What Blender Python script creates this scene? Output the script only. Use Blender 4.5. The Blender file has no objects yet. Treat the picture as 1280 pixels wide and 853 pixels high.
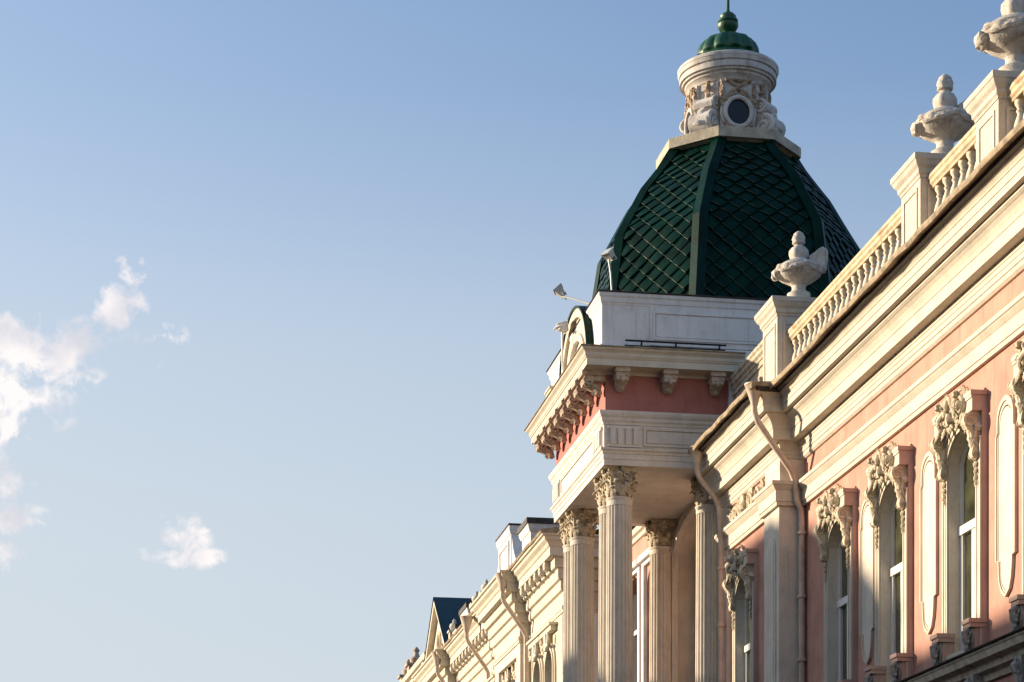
import bpy, math, random
from math import sin, cos, tan, pi, radians, atan2, sqrt
from mathutils import Vector, Matrix, noise

# ------------------------------------------------------------------ camera
W0, H0 = 1280.0, 853.0
FPX = 2676.0                       # focal length in photograph pixels
HORIZON = 1246.0                   # photograph row of the horizon
EYE = 1.6
scene = bpy.context.scene
cam_d = bpy.data.cameras.new("camera")
cam = bpy.data.objects.new("camera", cam_d)
scene.collection.objects.link(cam)
cam.location = (0, 0, EYE)
cam.rotation_euler = (pi / 2, 0, 0)
cam_d.sensor_width = 36.0
cam_d.sensor_fit = 'HORIZONTAL'
cam_d.lens = 36.0 * FPX / W0
cam_d.shift_x = 0.0
cam_d.shift_y = (HORIZON - H0 / 2) / W0
cam_d.clip_start = 0.1
cam_d.clip_end = 20000
scene.camera = cam

# ------------------------------------------------------------------ world and sun
SUN_EL = radians(12.0)
SUN_DIR = Vector((-0.945, 0.327))          # horizontal direction towards the sun
SUN_DIR.normalize()
SUN_STRENGTH = 4.8
SKY_STRENGTH = 0.135
world = bpy.data.worlds.new("World")
scene.world = world
world.use_nodes = True
wt = world.node_tree
wt.nodes.clear()
def wn(t, **k):
    n = wt.nodes.new(t)
    for a, b in k.items(): setattr(n, a, b)
    return n
out = wn('ShaderNodeOutputWorld')
bg = wn('ShaderNodeBackground')
sky = wn('ShaderNodeTexSky', sky_type='NISHITA')
sky.sun_disc = False
sky.sun_elevation = SUN_EL
# nishita: rotation 0 puts the sun on +Y, positive turns it towards +X
sky.sun_rotation = atan2(SUN_DIR.x, SUN_DIR.y)
sky.altitude = 100
sky.air_density = 1.0
sky.dust_density = 3.2
sky.ozone_density = 3.6
bg.inputs['Strength'].default_value = SKY_STRENGTH
# clouds: soft patches of broken cumulus at fixed bearings of the sky
tc = wn('ShaderNodeTexCoord')
nrm = wn('ShaderNodeVectorMath', operation='NORMALIZE')
wt.links.new(tc.outputs['Generated'], nrm.inputs[0])
nz = wn('ShaderNodeTexNoise'); nz.inputs['Scale'].default_value = 62.0
nz.inputs['Detail'].default_value = 9.0; nz.inputs['Roughness'].default_value = 0.62
nz.inputs['Distortion'].default_value = 0.35
wt.links.new(nrm.outputs[0], nz.inputs['Vector'])
def sky_dir(px, py):
    v = Vector(((px - W0 / 2) / FPX, 1.0, (HORIZON - py) / FPX)); v.normalize(); return v
def math_node(op, a, b=None, clamp=False):
    n = wn('ShaderNodeMath', operation=op); n.use_clamp = clamp
    for i, q in enumerate((a, b)):
        if q is None: continue
        if isinstance(q, (int, float)): n.inputs[i].default_value = q
        else: wt.links.new(q, n.inputs[i])
    return n.outputs[0]
CLOUDS = [  # bearing (photo column), (photo row), half width, half height (px), weight
    (20, 440, 60, 40, 1.0), (78, 436, 40, 32, 1.0), (100, 470, 26, 18, .8), (14, 490, 62, 46, 1.0), (-45, 460, 90, 80, 1.0), (8, 530, 30, 18, .7),
    (150, 388, 26, 32, 1.0), (162, 342, 20, 16, .95), (170, 418, 16, 16, .85), (206, 420, 22, 14, .8), (190, 462, 14, 12, .45),
    (4, 612, 26, 24, .9), (14, 650, 34, 26, .95), (0, 684, 26, 14, .85), (-34, 640, 60, 60, 1.0), (40, 684, 20, 8, .5),
    (225, 672, 30, 23, 1.0), (210, 696, 42, 13, 1.0), (250, 698, 28, 11, .85), (12, 575, 20, 8, .4)]
acc = None
for (px, py, hw, hh, wgt) in CLOUDS:
    if wgt <= 0: continue
    c = sky_dir(px, py)
    sub = wn('ShaderNodeVectorMath', operation='SUBTRACT'); sub.inputs[1].default_value = c
    wt.links.new(nrm.outputs[0], sub.inputs[0])
    sc_ = wn('ShaderNodeVectorMath', operation='MULTIPLY')
    kx, kz = FPX / hw, FPX / hh
    sc_.inputs[1].default_value = (kx, kx, kz)
    wt.links.new(sub.outputs[0], sc_.inputs[0])
    ln = wn('ShaderNodeVectorMath', operation='LENGTH'); wt.links.new(sc_.outputs[0], ln.inputs[0])
    f = math_node('SUBTRACT', 1.45, ln.outputs['Value'])
    f = math_node('MULTIPLY', f, 0.75 * wgt)
    f = math_node('MAXIMUM', f, 0.0)
    f = math_node('MINIMUM', f, wgt)
    acc = f if acc is None else math_node('MAXIMUM', acc, f)
e = math_node('SUBTRACT', nz.outputs['Fac'], 0.50)
e = math_node('MULTIPLY', e, 4.2)
e = math_node('ADD', e, acc)
e = math_node('SUBTRACT', e, 0.20)
e = math_node('MULTIPLY', e, 1.5, clamp=True)
gate = math_node('MULTIPLY', acc, 4.0, clamp=True)
mask = math_node('MULTIPLY', e, gate)
mask = math_node('MULTIPLY', mask, 0.92)
nz2 = wn('ShaderNodeTexNoise'); nz2.inputs['Scale'].default_value = 40.0; nz2.inputs['Detail'].default_value = 6.0
mp = wn('ShaderNodeVectorMath', operation='ADD'); mp.inputs[1].default_value = (0.011, 0, -0.006)
wt.links.new(nrm.outputs[0], mp.inputs[0]); wt.links.new(mp.outputs[0], nz2.inputs['Vector'])
cr = wn('ShaderNodeValToRGB')
cr.color_ramp.elements[0].position = 0.36; cr.color_ramp.elements[0].color = (2.85, 2.85, 3.1, 1)
cr.color_ramp.elements[1].position = 0.60; cr.color_ramp.elements[1].color = (4.3, 4.0, 3.9, 1)
wt.links.new(nz2.outputs['Fac'], cr.inputs[0])
mx = wn('ShaderNodeMix', data_type='RGBA'); mx.clamp_factor = True
wt.links.new(mask, mx.inputs[0])
# thin high haze whitening the sky towards the horizon and towards the sun
sxyz = wn('ShaderNodeSeparateXYZ'); wt.links.new(nrm.outputs[0], sxyz.inputs[0])
hz = wn('ShaderNodeValToRGB')
els = hz.color_ramp.elements
els[0].position = 0.0; els[0].color = (.93,) * 3 + (1,)
els[1].position = 1.0; els[1].color = (0, 0, 0, 1)
for p_, v_ in ((.147, .88), (.22, .78), (.29, .62), (.345, .36), (.39, .20), (.44, .13), (.55, .08)):
    e_ = els.new(p_); e_.color = (v_, v_, v_, 1)
wt.links.new(sxyz.outputs['Z'], hz.inputs[0])
hf = math_node('MULTIPLY', sxyz.outputs['X'], -.40)
hf = math_node('ADD', hf, hz.outputs[0], clamp=True)
hf = math_node('MULTIPLY', hf, .97)
hm = wn('ShaderNodeMix', data_type='RGBA'); hm.inputs[7].default_value = (2.64, 2.88, 3.08, 1)
wt.links.new(hf, hm.inputs[0]); wt.links.new(sky.outputs[0], hm.inputs[6])
wt.links.new(hm.outputs[2], mx.inputs[6])
wt.links.new(cr.outputs[0], mx.inputs[7])
wt.links.new(mx.outputs[2], bg.inputs['Color'])
wt.links.new(bg.outputs[0], out.inputs['Surface'])

sun_d = bpy.data.lights.new("sun", 'SUN')
sun_d.energy = SUN_STRENGTH
sun_d.angle = radians(0.9)
sun_d.color = (1.0, 0.82, 0.59)
sun = bpy.data.objects.new("sun", sun_d)
scene.collection.objects.link(sun)
sd = Vector((SUN_DIR.x * cos(SUN_EL), SUN_DIR.y * cos(SUN_EL), sin(SUN_EL)))
sun.rotation_euler = sd.to_track_quat('Z', 'Y').to_euler()
sun.location = (-20, 20, 30)

vs = scene.view_settings
vs.view_transform = 'Standard'
vs.look = 'None'
vs.exposure = 0.90
vs.gamma = 1.0
vs.use_curve_mapping = False
scene.cycles.max_bounces = 8
scene.cycles.diffuse_bounces = 5
scene.cycles.use_denoising = True
scene.cycles.caustics_reflective = False
scene.cycles.caustics_refractive = False

# ------------------------------------------------------------------ materials
def mat(name, base, rough=0.85, var=0.10, scale=2.0, bump=0.25, bscale=18.0, stain=None, stain_amt=0.0,
        metallic=0.0, spec=0.3, streak=0.0, grime=0.0):
    m = bpy.data.materials.new(name)
    m.use_nodes = True
    nt = m.node_tree; N = nt.nodes; L = nt.links
    b = N['Principled BSDF']
    b.inputs['Roughness'].default_value = rough
    b.inputs['Metallic'].default_value = metallic
    b.inputs['Specular IOR Level'].default_value = spec
    t = N.new('ShaderNodeTexCoord')
    n1 = N.new('ShaderNodeTexNoise'); n1.inputs['Scale'].default_value = scale; n1.inputs['Detail'].default_value = 6
    L.new(t.outputs['Object'], n1.inputs['Vector'])
    ramp = N.new('ShaderNodeValToRGB')
    lo = [c * (1 - var * 1.6) for c in base]; hi = [min(1, c * (1 + var)) for c in base]
    ramp.color_ramp.elements[0].position = .32; ramp.color_ramp.elements[0].color = (*lo, 1)
    ramp.color_ramp.elements[1].position = .62; ramp.color_ramp.elements[1].color = (*hi, 1)
    L.new(n1.outputs['Fac'], ramp.inputs[0])
    col = ramp.outputs[0]
    def layer(col, vec_scale, nscale, lo_, hi_, colour, amt, detail=8):
        mpn = N.new('ShaderNodeMapping'); mpn.inputs['Scale'].default_value = vec_scale
        L.new(t.outputs['Object'], mpn.inputs['Vector'])
        nn = N.new('ShaderNodeTexNoise'); nn.inputs['Scale'].default_value = nscale; nn.inputs['Detail'].default_value = detail
        nn.inputs['Roughness'].default_value = .65
        L.new(mpn.outputs[0], nn.inputs['Vector'])
        mr = N.new('ShaderNodeMapRange'); mr.inputs['From Min'].default_value = lo_; mr.inputs['From Max'].default_value = hi_
        mr.inputs['To Max'].default_value = amt
        L.new(nn.outputs['Fac'], mr.inputs['Value'])
        mix = N.new('ShaderNodeMix'); mix.data_type = 'RGBA'
        L.new(mr.outputs[0], mix.inputs[0]); L.new(col, mix.inputs[6]); mix.inputs[7].default_value = (*colour, 1)
        return mix.outputs[2]
    if stain and stain_amt > 0:
        col = layer(col, (1, 1, 1), 3.1, .54, .70, stain, stain_amt)
    if streak > 0:
        col = layer(col, (3.2, 3.2, .28), 2.4, .52, .72, [c * .42 for c in base], streak)
    if grime > 0:
        col = layer(col, (1, 1, 1), 26.0, .56, .68, [c * .35 for c in base], grime, 4)
    L.new(col, b.inputs['Base Color'])
    if bump > 0:
        n2 = N.new('ShaderNodeTexNoise'); n2.inputs['Scale'].default_value = bscale; n2.inputs['Detail'].default_value = 5
        L.new(t.outputs['Object'], n2.inputs['Vector'])
        bp = N.new('ShaderNodeBump'); bp.inputs['Strength'].default_value = bump; bp.inputs['Distance'].default_value = .02
        L.new(n2.outputs['Fac'], bp.inputs['Height']); L.new(bp.outputs[0], b.inputs['Normal'])
    return m

M = {}
M['cream'] = mat('cream_stucco', (.64, .575, .485), var=.07, streak=.35, stain=(.42, .33, .22), stain_amt=.22, grime=.25)
M['trim'] = mat('cream_trim', (.585, .525, .43), var=.06, streak=.25, stain=(.45, .36, .25), stain_amt=.25, grime=.2)
M['white'] = mat('white_painted_plaster', (.72, .69, .665), var=.06, streak=.35, stain=(.42, .38, .33), stain_amt=.25, grime=.2)
M['entab'] = mat('entablature_plaster', (.68, .62, .55), var=.06, streak=.3, stain=(.38, .31, .24), stain_amt=.3, grime=.3)
M['pink'] = mat('pink_stucco', (.48, .255, .195), var=.09, streak=.45, stain=(.52, .32, .25), stain_amt=.5, grime=.2)
M['rose'] = mat('rose_stucco', (.41, .165, .14), var=.07, streak=.4, stain=(.42, .18, .13), stain_amt=.35, grime=.15)
M['pinktrim'] = mat('dusty_pink_plaster', (.50, .35, .295), var=.08, streak=.35, grime=.3)
M['yellow'] = mat('pale_yellow_stucco', (.60, .54, .40), var=.06, streak=.3, stain=(.5, .4, .25), stain_amt=.3)
M['ornament'] = mat('weathered_ornament', (.56, .48, .36), var=.18, scale=6, stain=(.22, .17, .11), stain_amt=.6, grime=.5, bump=.5, bscale=30)
M['greyorn'] = mat('dirty_grey_ornament', (.34, .32, .29), var=.2, scale=7, stain=(.10, .09, .07), stain_amt=.7, grime=.6, bump=.5, bscale=30)
M['capital'] = mat('weathered_capital', (.50, .42, .31), var=.2, scale=7, stain=(.16, .12, .08), stain_amt=.75, grime=.55, bump=.5, bscale=30)
M['bracket'] = mat('weathered_bracket', (.46, .36, .28), var=.2, scale=6, stain=(.20, .14, .10), stain_amt=.6, grime=.5, bump=.5, bscale=30)
M['urn'] = mat('weathered_urn_stone', (.54, .49, .43), var=.12, scale=5, stain=(.22, .17, .12), stain_amt=.85, streak=.45, grime=.65, bump=.5, bscale=24)
M['garland'] = mat('flaking_gilded_garland', (.40, .30, .21), var=.25, scale=9, stain=(.22, .10, .05), stain_amt=.8, grime=.5, bump=.5, bscale=30)
M['lantern'] = mat('lantern_plaster', (.60, .56, .52), var=.1, scale=4, stain=(.34, .20, .10), stain_amt=.7, streak=.6, grime=.5)
M['rust'] = mat('stained_rail', (.55, .44, .30), var=.15, scale=5, stain=(.36, .15, .05), stain_amt=.85, streak=.3, grime=.6)
M['plinth'] = mat('lichen_concrete', (.46, .40, .31), var=.15, scale=5, stain=(.2, .15, .1), stain_amt=.7, grime=.6, bump=.4)
M['tin'] = mat('old_tin_gutter', (.30, .23, .15), rough=.7, var=.25, scale=5, stain=(.10, .06, .04), stain_amt=.8, grime=.5)
M['darktin'] = mat('dark_roof_tin', (.055, .045, .04), rough=.6, var=.3, scale=3, bump=.1)
M['green'] = mat('green_roof_metal', (.0007, .019, .0125), rough=.38, var=.3, scale=2.3, bump=.12, spec=.10)
M['seam'] = mat('metal_seam_glint', (.055, .07, .045), rough=.3, var=.5, scale=3, bump=.05, spec=.5)  # paler than the tiles, painting in the sun's glint along their edges
M['greencap'] = mat('green_cupola_paint', (.010, .075, .035), rough=.45, var=.2, scale=4, bump=.12, spec=.5)
M['blueroof'] = mat('blue_green_roof_metal', (.008, .04, .05), rough=.5, var=.2, scale=3, bump=.1, spec=.4)
M['pipe'] = mat('painted_drainpipe', (.56, .45, .36), rough=.55, var=.12, scale=4, streak=.3, grime=.35, spec=.4)
M['wframe'] = mat('white_window_frame', (.74, .72, .68), rough=.5, var=.04, bump=.05, grime=.15)
M['lamp'] = mat('grey_lamp_metal', (.58, .57, .55), rough=.45, var=.1, bump=.05, spec=.5)
M['black'] = mat('black_iron', (.012, .012, .014), rough=.5, var=.2, bump=.05)
M['wood'] = mat('red_brown_tin', (.24, .10, .05), rough=.6, var=.2, bump=.1)
M['oldwall'] = mat('old_ochre_wall', (.17, .125, .08), var=.1, streak=.3)
M['asphalt'] = mat('asphalt', (.05, .05, .052), var=.2, scale=3, bump=.4, bscale=60)
M['paving'] = mat('paving', (.14, .13, .12), var=.15, scale=3, bump=.3, bscale=20)
M['ground'] = mat('ground', (.10, .09, .06), var=.2, scale=.1, bump=.3)
M['lensglass'] = mat('lamp_glass', (.55, .56, .55), rough=.08, var=.05, bump=0, spec=.8)

def glass(name, base, rough=.06):
    m = mat(name, base, rough=rough, var=.45, scale=2.2, bump=0.05, bscale=1.2, spec=.9, streak=.75)
    return m
M['glass'] = glass('window_glass', (.045, .048, .022))
M['darkglass'] = glass('dark_window_glass', (.012, .012, .012))
M['darkglass'].node_tree.nodes['Principled BSDF'].inputs['Specular IOR Level'].default_value = .35
M['blind'] = mat('olive_blind', (.16, .155, .07), rough=.8, var=.1, bump=0)

# ------------------------------------------------------------------ frames of reference
TH_M, TH_T = radians(8.71), radians(9.61)      # bearing of the two street fronts
def to_world(th, x, y, z=0.0):
    return Vector((x * cos(th) - y * sin(th), x * sin(th) + y * cos(th), z))
# local axes everywhere below: x = away from the street (into the house), y = along the street, z = above eye level

col = scene.collection
def root(name, label, cat, th, x, y, z=-EYE, group=None):
    o = bpy.data.objects.new(name, None)
    o.empty_display_size = .5
    col.objects.link(o)
    w = to_world(th, x, y)
    o.location = (w.x, w.y, z + EYE)
    o.rotation_euler = (0, 0, th)
    o['label'] = label; o['category'] = cat
    if group: o['group'] = group
    o_origin[o.name] = Vector((x, y, z)); o_th[o.name] = th
    return o
o_origin, o_th = {}, {}

class MB:
    def __init__(s):
        s.v = []; s.f = []; s.sm = []; s.mi = []; s.cur = 0; s.m = Matrix.Identity(4)
    def add(s, vs, fs, smooth=False):
        k = len(s.v)
        s.v += [s.m @ Vector(p) for p in vs]
        s.f += [tuple(k + i for i in f) for f in fs]
        s.sm += [smooth] * len(fs); s.mi += [s.cur] * len(fs)
        return s
    def box(s, x0, x1, y0, y1, z0, z1):
        v = [(x, y, z) for x in (x0, x1) for y in (y0, y1) for z in (z0, z1)]
        return s.add(v, [(0, 1, 3, 2), (4, 6, 7, 5), (0, 4, 5, 1), (2, 3, 7, 6), (0, 2, 6, 4), (1, 5, 7, 3)])
    def sweep(s, path, prof, closed=False, caps=True, smooth=False, jig=0.0, seed=0):
        """profile [(out, z)] carried along a plan path; 'out' is to the left of the path's direction"""
        n = len(path); P = [Vector(p) for p in path]
        offs = []
        for i in range(n):
            a = P[(i - 1) % n] if (closed or i > 0) else None
            c = P[(i + 1) % n] if (closed or i < n - 1) else None
            ns = []
            if a is not None: d = (P[i] - a).normalized(); ns.append(Vector((-d.y, d.x)))
            if c is not None: d = (c - P[i]).normalized(); ns.append(Vector((-d.y, d.x)))
            if len(ns) == 1: o = ns[0]
            else: o = (ns[0] + ns[1]) / max(.2, 1 + ns[0].dot(ns[1]))
            offs.append(o)
        m = len(prof); vs = []
        rnd = random.Random(seed)
        for i in range(n):
            jz = rnd.uniform(-jig, jig); jo = rnd.uniform(-jig, jig)
            for (o, z) in prof:
                q = P[i] + offs[i] * (o + jo)
                vs.append((q.x, q.y, z + jz))
        fs = []
        for i in range(n if closed else n - 1):
            j = (i + 1) % n
            for k in range(m):
                l = (k + 1) % m
                fs.append((i * m + k, i * m + l, j * m + l, j * m + k))
        if caps and not closed:
            fs.append(tuple(range(m - 1, -1, -1)))
            fs.append(tuple((n - 1) * m + k for k in range(m)))
        return s.add(vs, fs, smooth)
    def lathe(s, cx, cy, prof, n=24, smooth=True, sx=1, sy=1, mod=None):
        vs = []
        for (r, z) in prof:
            for k in range(n):
                a = 2 * pi * k / n
                rr = r * (mod(a, z) if mod else 1)
                vs.append((cx + rr * cos(a) * sx, cy + rr * sin(a) * sy, z))
        fs = []
        for i in range(len(prof) - 1):
            for k in range(n):
                l = (k + 1) % n
                fs.append((i * n + k, i * n + l, (i + 1) * n + l, (i + 1) * n + k))
        fs.append(tuple(range(n - 1, -1, -1)))
        fs.append(tuple((len(prof) - 1) * n + k for k in range(n)))
        return s.add(vs, fs, smooth)
    def tube(s, pts, rad, n=8, flat=None, up=None, smooth=True):
        """rad: number or list; flat: list of (width, thickness) factors with 'up' as thickness direction"""
        P = [Vector(p) for p in pts]; m = len(P)
        if not hasattr(rad, '__len__'): rad = [rad] * m
        vs = []
        ref = Vector(up) if up is not None else None
        prev = None
        for i in range(m):
            t = (P[min(i + 1, m - 1)] - P[max(i - 1, 0)])
            if t.length < 1e-9: t = Vector((0, 0, 1))
            t.normalize()
            if ref is not None: u = ref - t * ref.dot(t)
            elif prev is not None: u = prev - t * prev.dot(t)
            else:
                u = Vector((0, 0, 1)) if abs(t.z) < .9 else Vector((1, 0, 0)); u = u - t * u.dot(t)
            if u.length < 1e-6: u = t.orthogonal()
            u.normalize(); prev = u; w = t.cross(u)
            fw, ft = flat if flat else (1, 1)
            for k in range(n):
                a = 2 * pi * k / n
                vs.append(P[i] + w * cos(a) * rad[i] * fw + u * sin(a) * rad[i] * ft)
        fs = []
        for i in range(m - 1):
            for k in range(n):
                l = (k + 1) % n
                fs.append((i * n + k, i * n + l, (i + 1) * n + l, (i + 1) * n + k))
        fs.append(tuple(range(n - 1, -1, -1))); fs.append(tuple((m - 1) * n + k for k in range(n)))
        return s.add(vs, fs, smooth)
    def blob(s, c, r, nu=10, nv=7, amp=.12, seed=0, freq=2.2, rot=None):
        c = Vector(c); r = Vector(r) if hasattr(r, '__len__') else Vector((r, r, r))
        R = rot if rot is not None else Matrix.Identity(3)
        vs = []
        for j in range(nv + 1):
            ph = -pi / 2 + pi * j / nv
            for i in range(nu):
                a = 2 * pi * i / nu
                d = Vector((cos(ph) * cos(a), cos(ph) * sin(a), sin(ph)))
                k = 1 + amp * noise.noise(d * freq + Vector((seed * 3.1, seed * 1.7, 0))) * 2
                vs.append(c + R @ Vector((d.x * r.x * k, d.y * r.y * k, d.z * r.z * k)))
        fs = []
        for j in range(nv):
            for i in range(nu):
                l = (i + 1) % nu
                fs.append((j * nu + i, j * nu + l, (j + 1) * nu + l, (j + 1) * nu + i))
        return s.add(vs, fs, True)
    def prism(s, outline, y0, y1, smooth=False):
        """outline [(x, z)] in the xz plane, extruded from y0 to y1"""
        n = len(outline)
        vs = [(x, y0, z) for x, z in outline] + [(x, y1, z) for x, z in outline]
        fs = [tuple(range(n)), tuple(range(2 * n - 1, n - 1, -1))]
        for k in range(n):
            l = (k + 1) % n
            fs.append((k, n + k, n + l, l))
        return s.add(vs, fs, smooth)
    def build(s, name, material, parent=None, loc=None, th=None, label=None, material2=None):
        me = bpy.data.meshes.new(name)
        if parent is not None:
            p = parent
            while p.name not in o_origin and p.parent: p = p.parent
            org = o_origin[p.name]
            # a part's own origin: centre of its foot, in the root's frame
            vv = s.v
            xs = [v.x for v in vv]; ys = [v.y for v in vv]; zs = [v.z for v in vv]
            c = Vector(((min(xs) + max(xs)) / 2, (min(ys) + max(ys)) / 2, min(zs)))
            me.from_pydata([v - c for v in vv], [], s.f)
            o = bpy.data.objects.new(name, me)
            col.objects.link(o)
            o['abs'] = tuple(c)
            base = Vector(parent['abs']) if 'abs' in parent else org
            o.location = c - base
            o.parent = parent
        else:
            vv = s.v
            org = Vector(loc) if loc is not None else Vector((0, 0, 0))
            me.from_pydata([v - org for v in vv], [], s.f)
            o = bpy.data.objects.new(name, me)
            col.objects.link(o)
            if th is not None:
                w = to_world(th, org.x, org.y); o.location = (w.x, w.y, org.z + EYE); o.rotation_euler = (0, 0, th)
            else:
                o.location = (org.x, org.y, org.z + EYE)
        me.update()
        me.polygons.foreach_set('use_smooth', s.sm)
        me.materials.append(material)
        if material2: me.materials.append(material2); me.polygons.foreach_set('material_index', s.mi)
        # consistent outward normals
        import bmesh
        bm = bmesh.new(); bm.from_mesh(me); bmesh.ops.recalc_face_normals(bm, faces=bm.faces); bm.to_mesh(me); bm.free()
        if any(s.sm): me.set_sharp_from_angle(angle=radians(38))
        if label: o['label'] = label
        return o

def tag(o, label, cat, group=None):
    o['label'] = label; o['category'] = cat
    if group: o['group'] = group
    return o

def copy_tree(o, parent, dloc):
    c = o.copy(); col.objects.link(c); c.parent = parent
    c.location = o.location + Vector(dloc)
    if 'abs' in o: c['abs'] = tuple(Vector(o['abs']) + Vector(dloc))
    for ch in list(o.children):
        _copy_child(ch, c, dloc)
    return c
def _copy_child(o, parent, dabs):
    c = o.copy(); col.objects.link(c); c.parent = parent
    if 'abs' in o: c['abs'] = tuple(Vector(o['abs']) + Vector(dabs))
    for ch in list(o.children): _copy_child(ch, c, dabs)

# orientation of an ornament designed in the xz plane facing -y
def on_street(x, y, z, mirror=False, sc=1.0):       # faces -x (the street)
    m = Matrix(((0, 1, 0, x), (-1, 0, 0, y), (0, 0, 1, z), (0, 0, 0, 1)))
    return m @ Matrix.Diagonal((-sc if mirror else sc, sc, sc, 1))
def on_near(x, y, z, mirror=False, sc=1.0):         # faces -y (towards the viewer)
    return Matrix.Translation((x, y, z)) @ Matrix.Diagonal((-sc if mirror else sc, sc, sc, 1))

# ------------------------------------------------------------------ ornament vocabulary (xz plane, outwards = -y)
def spiral(mb, cx, cz, r, turns=1.6, start=pi / 2, dirn=1, thick=.3, y=0.0, n=26, rn=6, grow=0.0):
    pts, rad = [], []
    for i in range(n):
        t = i / (n - 1)
        rr = r * (1 - .86 * t)
        a = start + dirn * 2 * pi * turns * t
        pts.append((cx + rr * cos(a), y - grow * t, cz + rr * sin(a)))
        rad.append(r * thick * (1 - .55 * t))
    mb.tube(pts, rad, n=rn)
    mb.blob((cx, y - grow - r * .1, cz), r * .22, 8, 5, .0)
def leaf(mb, base, tip, width, curl=.35, thick=.35, bend=(0, 0, 0), out=.0, n=8, lobes=True):
    b, t = Vector(base), Vector(tip)
    d = t - b; L_ = d.length
    pts, rad = [], []
    for i in range(n):
        u = i / (n - 1)
        p = b + d * u + Vector((bend[0], bend[1], bend[2])) * sin(pi * u)
        p.y -= out * u * u * L_
        if u > .8: p.z -= curl * L_ * (u - .8) ** 1 * 1.2; p.y -= curl * L_ * (u - .8)
        pts.append(p)
        w = sin(pi * min(1, u * .92 + .12)) ** .7
        if lobes: w *= 1 + .22 * (1 if i % 2 else -1)
        rad.append(max(.12, w) * width)
    mb.tube(pts, rad, n=6, flat=(1, thick), up=(0, -1, 0))
def garland(mb, p0, p1, sag, r, n=12, seed=0, y=0.0, amp=.35):
    rnd = random.Random(seed)
    for i in range(n):
        u = i / (n - 1)
        x = p0[0] + (p1[0] - p0[0]) * u; z = p0[1] + (p1[1] - p0[1]) * u - sag * 4 * u * (1 - u)
        q = r * (1.0 + .35 * sin(pi * u)) * rnd.uniform(.85, 1.2)
        mb.blob((x + rnd.uniform(-.2, .2) * r, y - r * .4, z + rnd.uniform(-.2, .2) * r), (q, q * .8, q), 8, 5, amp, seed + i)

def arc(cx, cz, r, a0, a1, n):
    return [(cx + r * cos(a0 + (a1 - a0) * i / n), cz + r * sin(a0 + (a1 - a0) * i / n)) for i in range(n + 1)]

# ------------------------------------------------------------------ ground
def ground():
    g = MB(); g.add([(-3000, -500, -EYE - .14), (3000, -500, -EYE - .14), (3000, 6000, -EYE - .14), (-3000, 6000, -EYE - .14)], [(0, 1, 2, 3)])
    o = g.build('ground', M['ground']); o['kind'] = 'structure'
    r = MB(); r.add([(-7.5, -60, -EYE - .136), (9.0, -60, -EYE - .136), (9.0, 400, -EYE - .136), (-7.5, 400, -EYE - .136)], [(0, 1, 2, 3)])
    o = r.build('road', M['asphalt'], th=TH_M); o['kind'] = 'structure'
    for x0, x1, nm in ((9.0, 20, 'pavement'), (-14, -7.5, 'pavement')):
        p = MB().box(x0, x1, -60, 400, -EYE - .13, -EYE)
        o = p.build(nm, M['paving'], th=TH_M); o['kind'] = 'structure'
    k = MB()
    for yy in range(-50, 390, 8):
        k.add([(.9, yy, -EYE - .132), (1.03, yy, -EYE - .132), (1.03, yy + 3, -EYE - .132), (.9, yy + 3, -EYE - .132)], [(0, 1, 2, 3)])
    o = k.build('road_marking', M['wframe'], th=TH_M); o['kind'] = 'structure'
ground()

# ================================================================== PINK BUILDING
WALL = 12.60
BLK = 12.20                       # wall plane of the projecting end bay
Y_NEAR, Y_BAY, Y_END = 16.0, 42.70, 47.75
pink = root('pink_building', 'long pink stucco building with cream cornice and arched windows along right edge', 'building', TH_M, WALL, 32.0)

def arch_pts(yc, hw, zs, rise, n=10):
    if hw > 1.6: return [(yc - hw * cos(pi * i / n), zs + rise * sin(pi * i / n)) for i in range(n + 1)]
    R = (hw * hw + rise * rise) / (2 * rise); cz = zs + rise - R
    a = math.asin(hw / R)
    return [(yc + R * sin(-a + 2 * a * i / n), cz + R * cos(-a + 2 * a * i / n)) for i in range(n + 1)]

def wall_with_openings(mb, X, y0, y1, z0, z1, ops, depth=.3):
    """street wall at plane X with arched openings [(yc, hw, zsill, zspring, rise)]"""
    ops = sorted(ops); cur = y0
    def quad(a, b, c, d): mb.add([a, b, c, d], [(0, 1, 2, 3)])
    for (yc, hw, zb, zs, rise) in ops:
        a, b = yc - hw, yc + hw
        quad((X, cur, z0), (X, a, z0), (X, a, z1), (X, cur, z1))
        if zb > z0: quad((X, a, z0), (X, b, z0), (X, b, zb), (X, a, zb))
        if rise > 0: P = arch_pts(yc, hw, zs, rise)
        else: P = [(a, zs), (b, zs)]
        for (p, q) in zip(P[:-1], P[1:]):
            quad((X, p[0], p[1]), (X, q[0], q[1]), (X, q[0], z1), (X, p[0], z1))
            quad((X, p[0], p[1]), (X, q[0], q[1]), (X + depth, q[0], q[1]), (X + depth, p[0], p[1]))
        quad((X, a, zb), (X, a, zs), (X + depth, a, zs), (X + depth, a, zb))
        quad((X, b, zb), (X, b, zs), (X + depth, b, zs), (X + depth, b, zb))
        quad((X, a, zb), (X, b, zb), (X + depth, b, zb), (X + depth, a, zb))
        cur = b
    quad((X, cur, z0), (X, y1, z0), (X, y1, z1), (X, cur, z1))

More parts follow.
